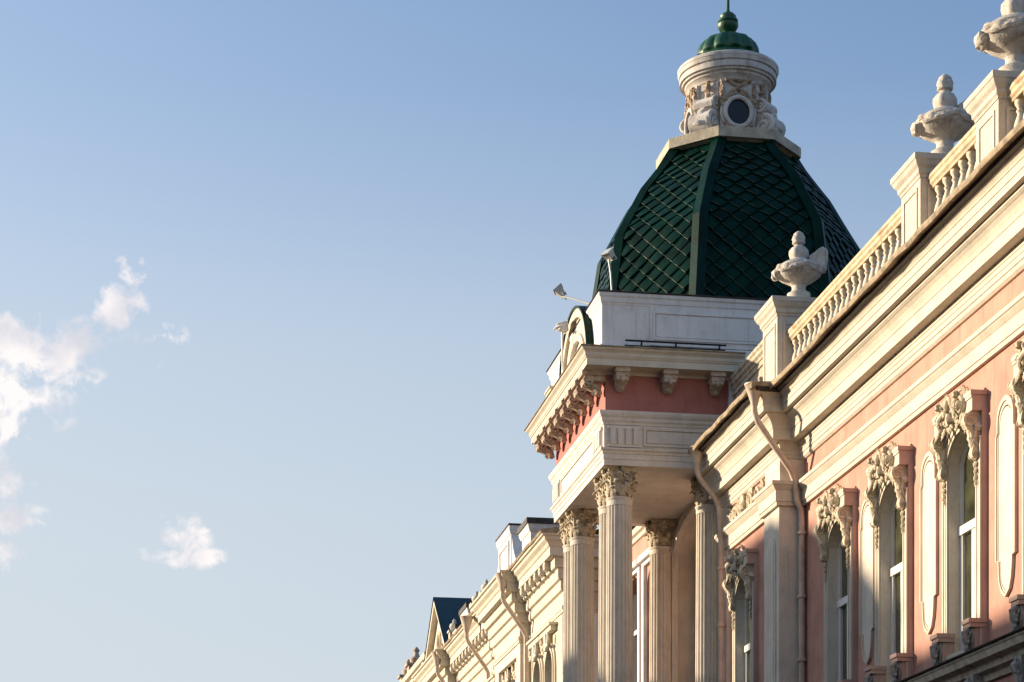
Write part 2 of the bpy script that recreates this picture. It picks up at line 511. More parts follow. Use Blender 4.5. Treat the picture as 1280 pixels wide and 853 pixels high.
WIN_Y = [26.45, 29.85, 33.30, 36.80, 39.95]     # window axes on the long front
BAYWIN_Y = 45.55
HW, Z_SILL, Z_SPR, RISE = .645, 5.62, 8.80, .40
def build_pink_shell():
    w = MB()
    ops = [(y, HW, Z_SILL, Z_SPR, RISE) for y in WIN_Y]
    wall_with_openings(w, WALL, Y_NEAR, Y_BAY, 4.6, 11.3, ops)
    lo = [(y, .62, 0.2, 3.0, .25) for y in WIN_Y]
    wall_with_openings(w, WALL, Y_NEAR, Y_BAY, -EYE, 4.6, lo)
    w.build('wall', M['pink'], pink)
    b = MB()
    wall_with_openings(b, BLK, Y_BAY, Y_END, -EYE, 11.3, [(BAYWIN_Y, HW, Z_SILL, Z_SPR, RISE)])
    b.add([(BLK, Y_BAY, -EYE), (WALL, Y_BAY, -EYE), (WALL, Y_BAY, 11.3), (BLK, Y_BAY, 11.3)], [(0, 1, 2, 3)])
    b.build('bay_wall', M['pink'], pink)
    # far continuation behind the tower, seen between the columns
    # body and roof
    r = MB()
    r.add([(11.86, Y_NEAR, 12.24), (11.86, Y_END + .2, 12.24), (19.5, Y_END + .2, 14.6), (19.5, Y_NEAR, 14.6), (27, Y_NEAR, 12.24), (27, Y_END + .2, 12.24)],
          [(0, 1, 2, 3), (3, 2, 5, 4)])
    r.build('roof', M['darktin'], pink)
    e = MB()
    e.box(13.1, 27, Y_NEAR, Y_NEAR + .3, -EYE, 12.1)
    e.box(26.7, 27, Y_NEAR, 62, -EYE, 12.1)
    e.box(WALL - .2, 26.7, Y_NEAR, Y_NEAR + .299, -EYE, 11.0)
    e.build('end_wall', M['pink'], pink)
build_pink_shell()

# cornice profile: (x, z) from the wall upwards, x is distance from the street line
CORN = [(12.70, 11.02), (12.56, 11.02), (12.52, 11.06), (12.52, 11.13), (12.50, 11.14), (12.50, 11.22), (12.485, 11.23), (12.485, 11.30), (12.47, 11.31), (12.455, 11.385),
        (12.28, 11.385), (12.28, 11.59), (12.265, 11.60), (12.26, 11.62), (12.25, 11.66), (12.21, 11.735), (12.165, 11.785), (12.14, 11.80), (12.13, 11.81), (12.11, 11.825), (12.105, 11.845), (12.11, 11.87),
        (12.00, 11.872), (12.00, 11.99), (11.985, 11.995), (11.985, 12.01), (11.995, 12.015), (11.995, 12.13), (11.98, 12.135), (11.975, 12.16), (11.95, 12.20), (11.925, 12.22), (11.91, 12.235), (12.70, 12.235)]
STRING = [(12.62, 10.06), (12.53, 10.06), (12.52, 10.13), (12.50, 10.14), (12.50, 10.36), (12.48, 10.38), (12.44, 10.43), (12.42, 10.46), (12.40, 10.47), (12.40, 10.54), (12.62, 10.57)]
PLAN = [(WALL, Y_NEAR), (WALL, Y_BAY), (BLK, Y_BAY), (BLK, Y_END)]
PIL0, PIL1, PILX = Y_BAY - .02, Y_BAY + 1.0, BLK - .14
def off(prof, d=WALL): return [(d - x, z) for x, z in prof]
def along(mb, prof, plan, **k): mb.sweep(plan, prof, **k)
def build_cornice():
    c = MB(); along(c, off(CORN), PLAN); c.build('cornice', M['trim'], pink)
    s = MB(); along(s, off(STRING), [(WALL, Y_NEAR), (WALL, Y_BAY), ])
    s.build('string_course', M['trim'], pink)
    s = MB(); along(s, off(STRING), [(WALL, Y_BAY - .14), (PILX, Y_BAY - .14), (PILX, PIL1), (BLK, PIL1), (BLK, Y_END)])
    s.build('string_course', M['trim'], pink)
    # fluttering tin edge of the roof along the cornice
    g = MB()
    ys = [Y_NEAR + i * .55 for i in range(int((Y_BAY - .8 - Y_NEAR) / .55) + 1)]
    prof = [(-.16, 12.305), (.86, 12.302), (.885, 12.27), (.91, 12.265), (.925, 12.31), (.915, 12.365), (.86, 12.38), (-.16, 12.44)]
    g.sweep([(WALL, y) for y in ys] + [(WALL, Y_BAY - .35)], prof, jig=.016, seed=3)
    g.build('gutter', M['tin'], pink)
    for p_ in ([(WALL, Y_NEAR), (WALL, Y_BAY - .1)], [(BLK, Y_BAY - .80), (BLK, Y_END - .7)]):  # dark strip standing in for the shaded gap between gutter and cornice
        MB().sweep(p_, [(-.1, 12.24), (.78, 12.24), (.78, 12.30), (-.1, 12.30)]).build('eaves_shade_strip', M['darktin'], pink)
    g = MB()
    g.sweep([(BLK, Y_BAY - .86 + i * .42) for i in range(14)], prof, jig=.018, seed=9)
    g.build('gutter', M['tin'], pink)
    # corner pilaster of the end bay
    p = MB()
    p.box(PILX, WALL + .05, Y_BAY - .14, PIL1, -EYE, 10.06)
    p.box(PILX + .02, WALL + .05, Y_BAY - .12, PIL1 - .02, 10.55, 11.03)
    # raised rounded panel on both faces
    for (m_, w_) in ((on_street(PILX, (Y_BAY - .14 + PIL1) / 2, 0), .36), (on_near((PILX + BLK + .25) / 2 + .06, Y_BAY - .14, 0), .15)):
        p.m = m_
        ol = arc(0, 9.2, w_, 0, pi, 10) + [(-w_, 5.5), (w_, 5.5)]
        p.prism(ol, -.03, .01)
        ol2 = arc(0, 9.2, w_ - .07, 0, pi, 10) + [(-w_ + .07, 5.6), (w_ - .07, 5.6)]
        p.prism(ol2, -.045, .0)
        p.m = Matrix.Identity(4)
    p.build('pilaster', M['cream'], pink)
    # narrow pilaster against the tower
    p = MB(); p.box(BLK - .10, BLK + .05, 47.0, 47.74, -EYE, 10.06); p.box(BLK - .10, BLK + .05, 47.0, 47.74, 10.55, 11.03)
    p.build('pilaster', M['cream'], pink)
    # relief scroll panel in the frieze of the end bay
    f = MB(); f.m = on_street(BLK, 45.5, 10.78)
    for sgn in (-1, 1):
        spiral(f, sgn * .42, 0, .21, 1.6, pi / 2, -sgn, .26, -.06)
        spiral(f, sgn * .92, -.02, .19, 1.5, -pi / 2, sgn, .26, -.06)
        spiral(f, sgn * 1.34, .02, .15, 1.4, pi / 2, -sgn, .28, -.06)
        for k in range(4): leaf(f, (sgn * (.15 + .32 * k), -.05, -.16), (sgn * (.36 + .32 * k), -.12, .17 - .04 * k), .05, .4, thick=.6)
        leaf(f, (sgn * .1, -.05, .16), (sgn * .7, -.08, .20), .05, .2, thick=.6)
    f.blob((0, -.08, 0), (.15, .12, .20), 10, 7, .25, 3)
    f.build('frieze_ornament', M['ornament'], pink)
build_cornice()

# ---- a window of the pink building, designed at y = yc
def window(yc, X, parent, crest=True, name='window'):
    sur = MB()
    OUT = .88
    # pink backing slabs either side with the cream architrave in front
    for sg in (-1, 1):
        a, b = sorted((yc + sg * (HW + .0), yc + sg * OUT))
        sur.box(X - .09, X + .0, a, b, Z_SILL - .1, 9.34)
    # head slab
    P = arch_pts(yc, HW, Z_SPR, RISE, 12)
    for (p, q) in zip(P[:-1], P[1:]):
        sur.add([(X - .09, p[0], p[1]), (X - .09, q[0], q[1]), (X - .09, q[0], 9.34), (X - .09, p[0], 9.34),
                 (X - .0, p[0], p[1]), (X - .0, q[0], q[1]), (X - .0, q[0], 9.34), (X - .0, p[0], 9.34)],
                [(0, 1, 2, 3), (4, 7, 6, 5), (0, 4, 5, 1), (3, 2, 6, 7)])
    w = sur.build(name, M['pinktrim'], parent)
    # architrave: stepped mouldings in front of the slab, down both sides and round the arch
    ar = MB()
    for sg in (-1, 1):
        for (o0, o1, pr) in ((.00, .045, .118), (.045, .09, .104), (.10, .15, .112), (.165, .222, .124)):
            a, b = sorted((yc + sg * (HW + o0), yc + sg * (HW + o1)))
            ar.box(X - pr, X - .088, a, b, Z_SILL - .1, Z_SPR - .02 if o0 < .16 else Z_SPR + .1)
    for (o0, o1, pr) in ((.00, .045, .13), (.045, .10, .15), (.115, .16, .17), (.175, .225, .20)):
        Pi = arch_pts(yc, HW + o0, Z_SPR + o0 * .6, RISE + o0 * .2, 14); Po = arch_pts(yc, HW + o1, Z_SPR + o1 * .6, RISE + o1 * .2, 14)
        # concentric bands
        for i in range(14):
            v = []
            for (x_, pz) in ((X - .085, 0), (X - pr, 0)):
                v += [(x_, Pi[i][0], Pi[i][1]), (x_, Pi[i + 1][0], Pi[i + 1][1]), (x_, Po[i + 1][0], Po[i + 1][1] + .12), (x_, Po[i][0], Po[i][1] + .12)]
            zz = (o0 / .3) * .14; z2 = (o1 / .3) * .14
            v = [(a_, b_, c_) for (a_, b_, c_) in v]
            v = [(v[0][0], v[0][1], v[0][2] + zz), (v[1][0], v[1][1], v[1][2] + zz), (v[2][0], v[2][1], v[2][2] - .12 + z2), (v[3][0], v[3][1], v[3][2] - .12 + z2),
                 (v[4][0], v[4][1], v[4][2] + zz), (v[5][0], v[5][1], v[5][2] + zz), (v[6][0], v[6][1], v[6][2] - .12 + z2), (v[7][0], v[7][1], v[7][2] - .12 + z2)]
            ar.add(v, [(4, 5, 6, 7), (0, 4, 7, 3), (1, 2, 6, 5), (3, 7, 6, 2), (0, 1, 5, 4)])
    ar.build('architrave', M['trim'], w)
    # reveal lining, cream
    rv = MB()
    T = .012
    for sg in (-1, 1):
        a, b = sorted((yc + sg * (HW - T), yc + sg * (HW + .0)))
        rv.box(X - .088, X + .24, a, b, Z_SILL, Z_SPR)
    P = arch_pts(yc, HW - T, Z_SPR, RISE - T, 12); Q = arch_pts(yc, HW - .001, Z_SPR, RISE - .001, 12)
    for i in range(12):
        v = [(x_, *pt) for x_ in (X - .088, X + .24) for pt in (P[i], P[i + 1], Q[i + 1], Q[i])]
        rv.add(v, [(0, 1, 2, 3), (4, 7, 6, 5), (0, 4, 5, 1)])
    rv.build('reveal', M['cream'], w)
    # sill
    MB().box(X - .15, X + .30, yc - HW, yc + HW, Z_SILL - .08, Z_SILL).build('sill', M['trim'], w)
    # timber sashes
    fr = MB(); xf0, xf1 = X + .10, X + .17
    for sg in (-1, 1):
        a, b = sorted((yc + sg * (HW - .015), yc + sg * (HW - .09))); fr.box(xf0, xf1, a, b, Z_SILL, Z_SPR)
    fr.box(xf0 - .01, xf1, yc - .035, yc + .035, Z_SILL, 7.62)
    fr.box(xf0 - .03, xf1, yc - HW + .015, yc + HW - .015, 7.62, 7.76)
    fr.box(xf0, xf1, yc - HW + .015, yc + HW - .015, Z_SILL, Z_SILL + .1)
    for sg in (-1, 1):
        a, b = sorted((yc + sg * .035, yc + sg * .085)); fr.box(xf0, xf1 - .01, a, b, Z_SILL + .1, 7.62)
        a, b = sorted((yc + sg * (HW - .09), yc + sg * (HW - .14))); fr.box(xf0, xf1 - .01, a, b, Z_SILL + .1, 7.62)
    P = arch_pts(yc, HW - .015, Z_SPR, RISE - .015, 12); Q = arch_pts(yc, HW - .09, Z_SPR - .02, RISE - .06, 12)
    for i in range(12):
        v = [(x_, *pt) for x_ in (xf0, xf1) for pt in (P[i], P[i + 1], Q[i + 1], Q[i])]
        fr.add(v, [(0, 1, 2, 3), (4, 7, 6, 5), (3, 2, 6, 7)])
    fr.build('frame', M['wframe'], w)
    gl = MB()
    P = arch_pts(yc, HW - .02, Z_SPR, RISE - .02, 12)
    gl.add([(xf1 - .02, p[0], p[1]) for p in P] + [(xf1 - .02, yc + HW - .02, Z_SILL), (xf1 - .02, yc - HW + .02, Z_SILL)], [tuple(range(len(P) + 2))])
    gl.build('pane', M['glass'], w)
    # caps at the ends of the head: pink blocks with cream fronts
    for sg in (-1, 1):
        c_ = yc + sg * .72
        cp = MB()
        cp.box(X - .24, X, c_ - .15, c_ + .15, 9.30, 9.55)
        cp.box(X - .27, X, c_ - .17, c_ + .17, 9.55, 9.62)
        k_ = cp.build('cap', M['pinktrim'], w)
        cf = MB()
        cf.box(X - .255, X - .238, c_ - .145, c_ + .145, 9.305, 9.545)
        cf.box(X - .285, X - .268, c_ - .165, c_ + .165, 9.555, 9.618)
        cf.box(X - .275, X - .255, c_ - .155, c_ + .155, 9.50, 9.556)
        cf.build('cap_front', M['trim'], w)
        # scrolled console below the cap, its volutes on its two sides
        cs = MB()
        ol = [(X, 9.30), (X - .24, 9.30), (X - .33, 9.25), (X - .37, 9.16), (X - .34, 9.06), (X - .27, 9.00), (X - .23, 8.90), (X - .205, 8.76),
              (X - .23, 8.66), (X - .21, 8.58), (X - .15, 8.545), (X - .10, 8.58), (X, 8.60)]
        cs.prism(ol, c_ - .075, c_ + .075)
        for fy in (c_ - .08, c_ + .08):
            spiral(cs, X - .26, 9.155, .105, 1.6, pi / 2, 1, .26, fy)
            spiral(cs, X - .165, 8.63, .065, 1.3, -pi / 2, -1, .30, fy)
            cs.tube([(X - .05, fy, 9.2), (X - .17, fy, 9.02), (X - .19, fy, 8.86), (X - .13, fy, 8.74)], [.02, .028, .028, .02], 6)
        cs.m = on_street(X - .24, c_, 0)
        leaf(cs, (0, -.02, 9.04), (0, .04, 8.68), .075, .3, thick=.5)
        leaf(cs, (-.04, -.09, 9.22), (-.05, -.06, 8.98), .035, .2); leaf(cs, (.04, -.09, 9.22), (.05, -.06, 8.98), .035, .2)
        cs.m = on_street(X - .11, c_, 0)
        for k_, zz in enumerate((8.47, 8.36, 8.26, 8.17)):
            leaf(cs, (.0, -.02, zz + .06), (.012 * ((k_ % 2) * 2 - 1), -.05, zz - .05), .05 - .006 * k_, .2, thick=.7)
        cs.build('console', M['ornament'], w)
    # crest of carved plaster, well proud of the wall
    cr_ = MB(); cr_.m = on_street(X - .10, yc, 0)
    for sg in (-1, 1):
        # big volute against the cap, with its rim turned outwards
        pts, rad = [], []
        for i in range(22):
            t = i / 21; rr = .135 * (1 - .84 * t); a = pi / 2 - sg * 2 * pi * 1.6 * t
            pts.append((sg * .46 + rr * cos(a), -.16 - .10 * t, 9.47 + rr * sin(a))); rad.append(.040 * (1 - .5 * t))
        cr_.tube(pts, rad, 7, flat=(1, 1.6), up=(0, -1, 0))
        cr_.tube([(sg * .60, -.04, 9.32), (sg * .56, -.14, 9.42), (sg * .50, -.18, 9.60), (sg * .36, -.20, 9.66), (sg * .24, -.22, 9.58), (sg * .16, -.24, 9.44)], [.03, .045, .05, .05, .045, .03], 7)
        leaf(cr_, (sg * .12, -.16, 9.30), (sg * .60, -.12, 9.33), .06, .1, bend=(0, -.06, .08), thick=.5)
        leaf(cr_, (sg * .20, -.20, 9.58), (sg * .36, -.24, 9.26), .06, .2, bend=(sg * .08, -.06, 0), thick=.5)
        leaf(cr_, (sg * .34, -.18, 9.60), (sg * .56, -.16, 9.72), .042, .5, bend=(0, -.05, .05), thick=.5)
        leaf(cr_, (sg * .28, -.18, 9.30), (sg * .34, -.22, 9.12), .05, .3, thick=.5)
        leaf(cr_, (sg * .10, -.22, 9.50), (sg * .20, -.30, 9.74), .045, .5, thick=.5)
        for k_ in range(4): cr_.blob((sg * (.22 + .07 * k_), -.20 - .02 * (k_ % 2), 9.37 + .015 * k_), (.038, .05, .04), 8, 6, .35, 21 + k_)
        for k_ in range(3):
            leaf(cr_, (sg * (.60 - .06 * k_), -.10, 9.56 + .03 * k_), (sg * (.86 - .10 * k_), -.16 - .03 * k_, 9.66 + .06 * k_), .045, .6, thick=.5)
            leaf(cr_, (sg * (.52 + .07 * k_), -.18, 9.36 - .03 * k_), (sg * (.50 + .11 * k_), -.24, 9.16 - .03 * k_), .042, .5, thick=.5)
        cr_.blob((sg * .40, -.26, 9.66), (.05, .06, .06), 8, 6, .4, 55)
    # cartouche: head with crown of leaves above a shell
    cr_.blob((0, -.16, 9.38), (.12, .14, .15), 12, 8, .2, 4)
    cr_.blob((0, -.26, 9.57), (.085, .10, .11), 12, 8, .22, 5)
    cr_.blob((0, -.35, 9.555), (.025, .03, .04), 8, 6, .1, 6)
    for k_ in range(7):
        a = pi / 2 + (k_ - 3) * .36
        leaf(cr_, (.05 * cos(a), -.22, 9.62 + .03 * sin(a)), (.16 * cos(a), -.27, 9.64 + .16 * sin(a)), .030, .4, thick=.6)
    for k_ in range(5):
        a = -pi / 2 + (k_ - 2) * .5
        leaf(cr_, (0, -.22, 9.30), (.17 * cos(a), -.20, 9.30 + .17 * sin(a)), .032, .1, thick=.6)
    cr_.box(-.60, .60, -.10, 0.0, 9.36, 9.60)
    cr_.build('crest', M['ornament'], w)
    # consoles of the sill: cap, block and leaf scroll
    for sg in (-1, 1):
        c_ = yc + sg * .73
        cb = MB()
        cb.box(X - .32, X - .0, c_ - .17, c_ + .17, 5.93, 6.00)
        cb.box(X - .29, X - .0, c_ - .155, c_ + .155, 5.86, 5.93)
        cb.box(X - .20, X - .0, c_ - .12, c_ + .12, 5.502, 5.86)
        cb.build('sill_block', M['pinktrim'], w)
        co = MB(); co.m = on_street(X - .20, c_, 0)
        co.prism([(-.10, 5.86), (.10, 5.86), (.12, 5.72), (.07, 5.55), (0, 5.46), (-.07, 5.55), (-.12, 5.72)], -.04, .01)
        for s2 in (-1, 1): spiral(co, s2 * .06, 5.77, .065, 1.4, pi / 2, s2, .34, -.06)
        leaf(co, (0, -.06, 5.76), (.0, -.12, 5.44), .085, .3, thick=.5)
        co.tube([(0, -.04, 5.84), (0, -.13, 5.78), (0, -.12, 5.66), (0, -.05, 5.56)], [.05, .06, .05, .03], 7)
        co.build('leaf_scroll', M['greyorn'], w)
    return w

w0 = window(WIN_Y[2], WALL, pink)
for y in (WIN_Y[0], WIN_Y[1], WIN_Y[3], WIN_Y[4]):
    copy_tree(w0, pink, (0, y - WIN_Y[2], 0))
copy_tree(w0, pink, (BLK - WALL, BAYWIN_Y - WIN_Y[2], 0))

# ---- blind niches between the windows
def niche(yc, hw, parent):
    def outline(h, top, bot):
        k = h / .36
        o = arch_pts(0, h * .84, 8.95, .26 * k + .06, 10)
        o = [(a, b + top) for a, b in o]
        o += [(h * .84, 8.78), (h, 8.74), (h, 6.80 - bot * 0), (h * .74, 6.78), (h * .70, 6.62)]
        o += [(h * .62, 6.45), (h * .42, 6.28 + bot), (0, 6.18 + bot), (-h * .42, 6.28 + bot), (-h * .62, 6.45)]
        o += [(-h * .70, 6.62), (-h * .74, 6.78), (-h, 6.80), (-h, 8.74), (-h * .84, 8.78)]
        return o
    fr = MB(); fr.m = on_street(WALL, yc, 0)
    def ring(h1, h2, y0, t1, t2, b1, b2):
        A, B = outline(h1, t1, b1), outline(h2, t2, b2); n = len(A)
        v = [(x, 0.0, z) for x, z in A] + [(x, -y0, z) for x, z in A] + [(x, -y0, z) for x, z in B] + [(x, 0.0, z) for x, z in B]
        f = []
        for i in range(n):
            j = (i + 1) % n
            f += [(i, j, n + j, n + i), (n + i, n + j, 2 * n + j, 2 * n + i), (2 * n + i, 2 * n + j, 3 * n + j, 3 * n + i)]
        fr.add(v, f)
    ring(hw, hw - .045, .055, .0, -.045, 0, .05)
    ring(hw - .045, hw - .085, .035, -.045, -.085, .05, .09)
    n_ = fr.build('niche_frame', M['trim'], parent)
    p = MB(); p.m = on_street(WALL, yc, 0)
    p.prism(outline(hw - .10, -.10, .10), -.03, .0)
    p.build('niche_panel', M['cream'], n_)
for a, b in zip(WIN_Y[:-1], WIN_Y[1:]):
    gap = (b - a) / 2 - .88
    niche((a + b) / 2, min(.40, gap - .1), pink)

# ---- sill ledge of the upper storey, running under the windows
def ledge():
    prof = [(0, 4.98), (.06, 4.98), (.08, 5.08), (.18, 5.12), (.20, 5.22), (.32, 5.26), (.34, 5.36), (.36, 5.38), (.36, 5.42), (.0, 5.43)]
    tin = [(0, 5.432), (.37, 5.425), (.40, 5.42), (.41, 5.44), (.37, 5.46), (0, 5.50)]
    for path in ([(WALL, Y_NEAR), (WALL, Y_BAY - .15)], [(BLK, PIL1 + .01), (BLK, Y_END)]):
        b = MB().sweep(path, prof).build('ledge', M['plinth'], pink)
        MB().sweep(path, tin).build('ledge_flashing', M['darktin'], b)
    for y in WIN_Y:
        for sg in (-1, 1):
            k = MB(); k.m = on_street(WALL, y + sg * .73, 0)
            k.prism([(-.13, 5.12), (.13, 5.12), (.13, 4.7), (.06, 4.5), (-.06, 4.5), (-.13, 4.7)], -.24, 0)
            k.blob((0, -.26, 4.95), (.10, .09, .13), 10, 7, .3, 5); leaf(k, (0, -.28, 5.05), (0, -.22, 4.6), .1, .3, thick=.5)
            k.build('corbel', M['greyorn'], pink)
ledge()

# ---- lower storey windows, simple sashes in the lower wall
def low_windows():
    first = None
    for y in WIN_Y:
        if first is None:
            f = MB(); x = WALL + .2
            f.box(x, x + .06, y - .60, y - .50, .2, 3.0); f.box(x, x + .06, y + .50, y + .60, .2, 3.0)
            f.box(x, x + .06, y - .5, y + .5, .2, .3); f.box(x - .01, x + .06, y - .5, y + .5, 2.1, 2.2)
            f.box(x - .01, x + .06, y - .04, y + .04, .3, 2.1)
            w = f.build('lower_window', M['wframe'], pink)
            g = MB(); P = arch_pts(y, .61, 3.0, .24, 10)
            g.add([(x + .05, p[0], p[1]) for p in P] + [(x + .05, y + .61, .2), (x + .05, y - .61, .2)], [tuple(range(len(P) + 2))])
            g.build('pane', M['darkglass'], w)
            first = (w, y)
        else: copy_tree(first[0], pink, (0, y - first[1], 0))
low_windows()

# ---- parapet: pedestals and balustrade
BX = 12.35
def pedestal(y0, y1, x0, x1, ztop, parent):
    p = MB()
    p.box(x0, x1, y0, y1, 12.2, ztop - .30)
    p.box(x0 - .03, x1 + .03, y0 - .03, y1 + .03, 12.2, 12.55)
    path = [(x1, y0), (x0, y0), (x0, y1), (x1, y1)]
    prof = [(-.05, ztop - .36), (.015, ztop - .36), (.02, ztop - .32), (.05, ztop - .29), (.055, ztop - .22), (.10, ztop - .17), (.13, ztop - .10), (.145, ztop - .09), (.15, ztop), (-.05, ztop + .001)]
    p.sweep(path, prof, closed=True)
    p.box(x0 + .04, x1 - .04, y0 + .04, y1 - .04, ztop - .3, ztop - .002)
    # sunk looking panel made of a raised border on the street face and near face
    for m_, w_ in ((on_street(x0, (y0 + y1) / 2, 0), (y1 - y0) / 2 - .13), (on_near((x0 + x1) / 2, y0, 0), (x1 - x0) / 2 - .12)):
        p.m = m_
        z0, z1 = 12.72, ztop - .48
        for a, b, c, d in ((-w_, w_, z0, z0 + .05), (-w_, w_, z1 - .05, z1), (-w_, -w_ + .05, z0 + .05, z1 - .05), (w_ - .05, w_, z0 + .05, z1 - .05)):
            p.box(a, b, -.02, .01, c, d)
        p.m = Matrix.Identity(4)
    return p.build('pedestal', M['urnped'], parent)
M['urnped'] = mat('weathered_pedestal', (.56, .50, .42), var=.08, scale=3, streak=.4, stain=(.34, .27, .2), stain_amt=.5, grime=.4)
PED = [(42.55, 43.65, 12.02, 12.98, 14.32), (34.15, 35.10, 12.10, 13.0, 13.98), (30.70, 31.62, 12.10, 12.95, 13.86), (22.4, 23.3, 12.10, 12.95, 13.9)]
for p in PED: pedestal(*p, pink)

def balustrade(y0, y1):
    r = MB()
    prof = [(-.13, 13.42), (.09, 13.42), (.10, 13.46), (.13, 13.49), (.13, 13.56), (.15, 13.58), (.15, 13.64), (-.13, 13.66)]
    r.sweep([(BX + .02, y0), (BX + .02, y1)], prof)
    b = r.build('balustrade', M['rust'], pink)
    q = MB(); q.box(BX - .10, BX + .14, y0, y1, 12.2, 12.78); q.box(BX - .13, BX + .16, y0, y1, 12.78, 12.83)
    q.build('plinth', M['trim'], b)
    n = max(2, round((y1 - y0) / .36)); stp = (y1 - y0) / n
    bp = [(.07, 12.83), (.07, 12.87), (.045, 12.89), (.05, 12.91), (.085, 12.98), (.092, 13.03), (.075, 13.10), (.045, 13.18), (.038, 13.22), (.055, 13.24), (.058, 13.26), (.04, 13.28), (.048, 13.31), (.075, 13.35), (.08, 13.38), (.08, 13.42)]
    f = None
    for i in range(n):
        y = y0 + (i + .5) * stp
        if f is None:
            f = MB().lathe(BX + .02, y, bp, 12).build('baluster', M['balus'], b); fy = y
        else: copy_tree(f, b, (0, y - fy, 0))
M['balus'] = mat('weathered_baluster', (.68, .60, .47), var=.1, scale=6, stain=(.42, .24, .12), stain_amt=.5, grime=.4)
balustrade(35.10, 42.55)
balustrade(31.62, 34.15)
balustrade(23.3, 30.70)
# carved wing wall between the corner pedestal and the tower
def wing():
    Y0, Y1 = 43.66, 47.6
    p = MB(); p.box(12.42, 12.72, Y0, Y1, 12.2, 13.86)
    p.sweep([(12.42, Y0), (12.42, Y1)], [(-.3, 13.86), (.02, 13.86), (.03, 13.92), (.08, 13.96), (.08, 14.04), (.11, 14.07), (.11, 14.14), (-.3, 14.16)])
    for a, b, c, d in ((Y0, Y1, 12.75, 12.82), (Y0, Y1, 13.70, 13.76)): p.box(12.38, 12.43, a, b, c, d)
    b = p.build('parapet', M['plinth'], pink)
    o = MB(); o.m = on_street(12.42, 0, 0)
    for k in range(4):
        yy = -(Y0 + .45 + k * .98)
        spiral(o, yy, 13.15, .26, 1.7, pi / 2, 1 if k % 2 else -1, .22, -.04)
        leaf(o, (yy + .2, -.04, 13.0), (yy - .5, -.05, 13.35), .07, 0, thick=.5)
        for q in range(3): o.blob((yy - .45 + .06 * q, -.05, 13.05 - .07 * q), (.06, .05, .06), 8, 6, .3, k * 3 + q)
    o.build('parapet_ornament', M['greyorn'], b)
wing()

# ---- urns on the pedestals
def urn(x, y, z, sc, label, seed):
    u = MB()
    prof = [(.27, -.22), (.27, -.05), (.25, -.04), (.25, 0), (.25, .05), (.21, .07), (.165, .10), (.145, .15), (.15, .21), (.19, .25), (.28, .30), (.38, .355), (.45, .42), (.475, .48), (.47, .54), (.44, .58),
            (.45, .60), (.42, .64), (.34, .69), (.25, .73), (.19, .755), (.17, .78), (.19, .82), (.205, .88), (.20, .95), (.16, 1.01), (.10, 1.045), (.085, 1.08), (.13, 1.10), (.14, 1.12), (.125, 1.15), (.14, 1.19), (.13, 1.25), (.10, 1.31), (.05, 1.355), (.015, 1.37)]
    u.lathe(0, 0, prof, 32, mod=lambda a, zz: 1 + (.03 * cos(a * 10) if .26 < zz < .5 else 0) + (.05 * cos(a * 6) if .80 < zz < 1.0 else 0) + (.09 * cos(a * 7 + zz * 40) if zz > 1.13 else 0))
    # twisted drapery round the rim of the bowl
    for off_, rr in ((0, .055), (.5, .042)):
        pts, rad = [], []
        for k in range(61):
            a = 2 * pi * k / 60
            pts.append(((.46 + .02 * off_) * cos(a), (.46 + .02 * off_) * sin(a), .53 - .05 * off_ + .035 * sin(a * 4 + off_ * 3)))
            rad.append(rr * (1 + .28 * sin(a * 13 + off_ * 5)))
        u.tube(pts, rad, 8)
    u.m = Matrix.Rotation(radians(-8), 4, 'Z')
    # full lobe of cloth on the far side, pointed shell ear on the near side
    u.blob((-.45, -.02, .48), (.135, .20, .115), 12, 8, .12, seed)
    u.blob((-.49, -.04, .43), (.085, .10, .10), 10, 7, .2, seed + 1)
    ol = [(.26, .66), (.40, .58), (.50, .62), (.545, .74), (.57, .90), (.565, .965), (.52, .975), (.45, .93), (.37, .855), (.28, .80), (.22, .78)]
    u.prism(ol, -.085, .085)
    u.tube([(.22, 0, .79), (.36, 0, .86), (.46, 0, .94), (.54, 0, .985)], [.05, .06, .06, .05], 8)
    u.tube([(.42, 0, .52), (.52, 0, .60), (.57, 0, .74), (.585, 0, .90), (.56, 0, .975)], [.09, .09, .065, .05, .04], 8, flat=(1.5, .8), up=(1, 0, 0))
    u.blob((.50, 0, .56), (.10, .13, .10), 10, 7, .15, seed + 2)
    u.m = Matrix.Identity(4)
    m_ = Matrix.Diagonal((sc * .98, sc * .98, sc, 1))
    u.v = [m_ @ v for v in u.v]
    rot = Matrix.Rotation(-TH_M, 4, 'Z')
    u.v = [rot @ v + Vector((x, y, z + .22 * sc)) for v in u.v]
    o = u.build('urn', M['urn'], None, loc=(x, y, z), th=TH_M)
    tag(o, label, 'urn', 'stone urns on the parapet pedestals')
urn(12.62, 43.05, 14.322, .99, 'lowest stone urn, on the corner pedestal in front of the green dome', 1)
urn(12.70, 34.62, 13.982, 1.0, 'stone urn against blue sky on the middle pedestal between two balustrades', 5)
urn(12.56, 31.16, 13.862, 1.10, 'largest stone urn, cut by top right corner of the picture', 9)

